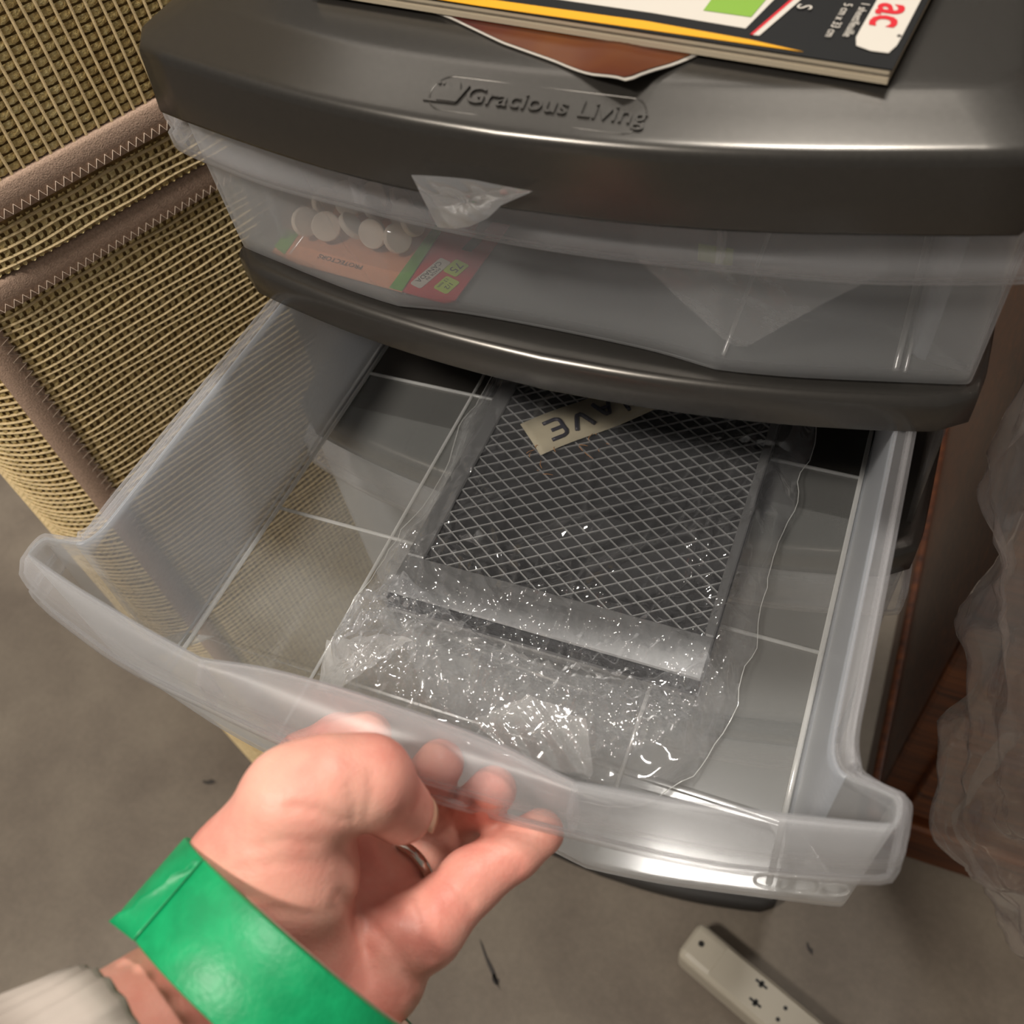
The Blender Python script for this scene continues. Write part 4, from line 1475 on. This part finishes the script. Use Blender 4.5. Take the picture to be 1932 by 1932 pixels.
allp = np.array([v for k, v in JN.items() if k != 'F3'])
V, F = surface_net(hand_sdf, allp.min(0) - .032, allp.max(0) + .026, .00125)
ok = (F >= 0).all(1)
F = F[ok]
V = W(V)
pe = Thing('person', (*V.mean(0)[:2], V[:, 2].min()), "person's left hand, palm up, fingers hooked under the open drawer's pull", 'person', mesh=(V, [tuple(q) for q in F.tolist()], M['skin'], True))
sm = pe.o.modifiers.new('soft', 'SMOOTH'); sm.factor = .5; sm.iterations = 2

# sleeve cuff
ax0, ax1 = W(JN['F2'] + (JN['F1'] - JN['F2']) * .42), W(JN['F3'])
axd = (ax1 - ax0); Ls = np.linalg.norm(axd); axd /= Ls
ua = np.cross(axd, [0, 0, 1]); ua /= np.linalg.norm(ua); ub = np.cross(axd, ua)
nth = 96
th = np.linspace(0, 2 * math.pi, nth, endpoint=False)
loops = []
for t, r in ((.030, .0262), (.002, .0258), (0, .0266), (.002, .0276), (.010, .0280), (.03, .0290), (.05, .0305), (.08, .033), (.11, .036)):
    rr = r + .0007 * np.cos(th * 24) + .0014 * np.sin(th * 3 + t * 60)
    loops.append(ax0 + axd * t + np.outer(np.cos(th) * rr, ua) + np.outer(np.sin(th) * rr, ub))
v, f = loft(loops)
cuff = pe.part('sleeve', v, f, M['sleeve'], label='grey ribbed sleeve cuff')
me = cuff.data
uvl = me.uv_layers.new(name='UVMap')
for lp in me.loops:
    vi = lp.vertex_index
    uvl.data[lp.index].uv = (0.0 + (vi // nth) * .002, (vi % nth) / nth)
# finger ring
fa = JN['R1'] - JN['R0']; fa /= np.linalg.norm(fa)
rc = W(JN['R0'] + (JN['R1'] - JN['R0']) * .38)
u1 = np.cross(fa, [0, 0, 1]); u1 /= np.linalg.norm(u1); u2 = np.cross(fa, u1)
th = np.linspace(0, 2 * math.pi, 40, endpoint=False)
loops = []
for o_, r in ((-.0016, .0098), (-.0018, .0108), (-.0010, .0114), (.0010, .0114), (.0018, .0108), (.0016, .0098)):
    loops.append(rc + fa * o_ + np.outer(np.cos(th) * r, u1) + np.outer(np.sin(th) * r, u2))
loops.append(loops[0])
v, f = loft(loops)
pe.part('finger_ring', v, f, M['steel'], label='plain silver ring on the ring finger')

# thumb nail, on the side of the thumb that faces the lip
ta = JN['T3'] - JN['T2']; ta /= np.linalg.norm(ta)
nn = np.array([.75, .45, .50]); nn -= ta * (nn @ ta); nn /= np.linalg.norm(nn)
tb = np.cross(ta, nn)
nc = JN['T3'] + ta * .001
V_, F_ = [], []
for i in range(9):
    for j in range(9):
        a = (i / 8 - .5) * .0115; b = (j / 8 - .5) * 1.5
        rr = .0090 - .0004 * (i / 8)
        V_.append(nc + ta * a + nn * rr * math.cos(b) + tb * rr * math.sin(b))
nl = pe.part('thumb_nail', W(np.array(V_)), grid_faces(9, 9), M['nail'])
solidify(nl, .0004, 0)

# ------------------------------------------------------------------ roll of green tape worn on the wrist
TC = W(np.array([0.0035, -0.1038, -0.0122])); TA = np.array([0.2680, 0.9621, 0.0503]); TA = TA / np.linalg.norm(TA)
tu = np.cross(TA, [0, 0, 1]); tu /= np.linalg.norm(tu); tv = np.cross(TA, tu)
TR, TI, TW = .0465, .0365, .0245


def ring_loops(prof, n=128):
    th = np.linspace(0, 2 * math.pi, n, endpoint=False)
    L = [TC + TA * a + np.outer(np.cos(th) * r, tu) + np.outer(np.sin(th) * r, tv) for a, r in prof]
    return loft(L + [L[0]])


tr_ = Thing('tape_roll', TC - np.array([0, 0, TR]), 'roll of green masking tape worn around the wrist', 'tape roll')
hwid = TW / 2
v, f = ring_loops([(-hwid, TI + .002), (-hwid, TR - .0004), (-hwid + .0005, TR), (hwid - .0005, TR), (hwid, TR - .0004), (hwid, TI + .002)])
tr_.part('tape_winding', v, f, M['tape'])
v, f = ring_loops([(-hwid - .0002, TI), (-hwid - .0002, TI + .0022), (hwid + .0002, TI + .0022), (hwid + .0002, TI)])
tr_.part('cardboard_core', v, f, M['tape_core'])
# loose torn end, standing off along the tangent
e0 = 4.250
nA, nW = 12, 9
rad0 = tu * math.cos(e0) + tv * math.sin(e0); tan0 = tu * math.sin(e0) - tv * math.cos(e0)
V_ = []
for i in range(nA):
    s = i / (nA - 1)
    for j in range(nW):
        q = j / (nW - 1)
        ln = .0118 - .0112 * q + .0010 * math.sin(j * 2.4)
        wpos = hwid * (2 * q - 1)
        V_.append(TC + TA * (wpos - .0015 * s) + rad0 * (TR + .0004 + .0016 * s * s) + tan0 * ln * s)
fl_ = tr_.part('loose_end', np.array(V_), grid_faces(nA, nW), M['tape'], label='torn loose end of the green tape')
solidify(fl_, .0003, 1)
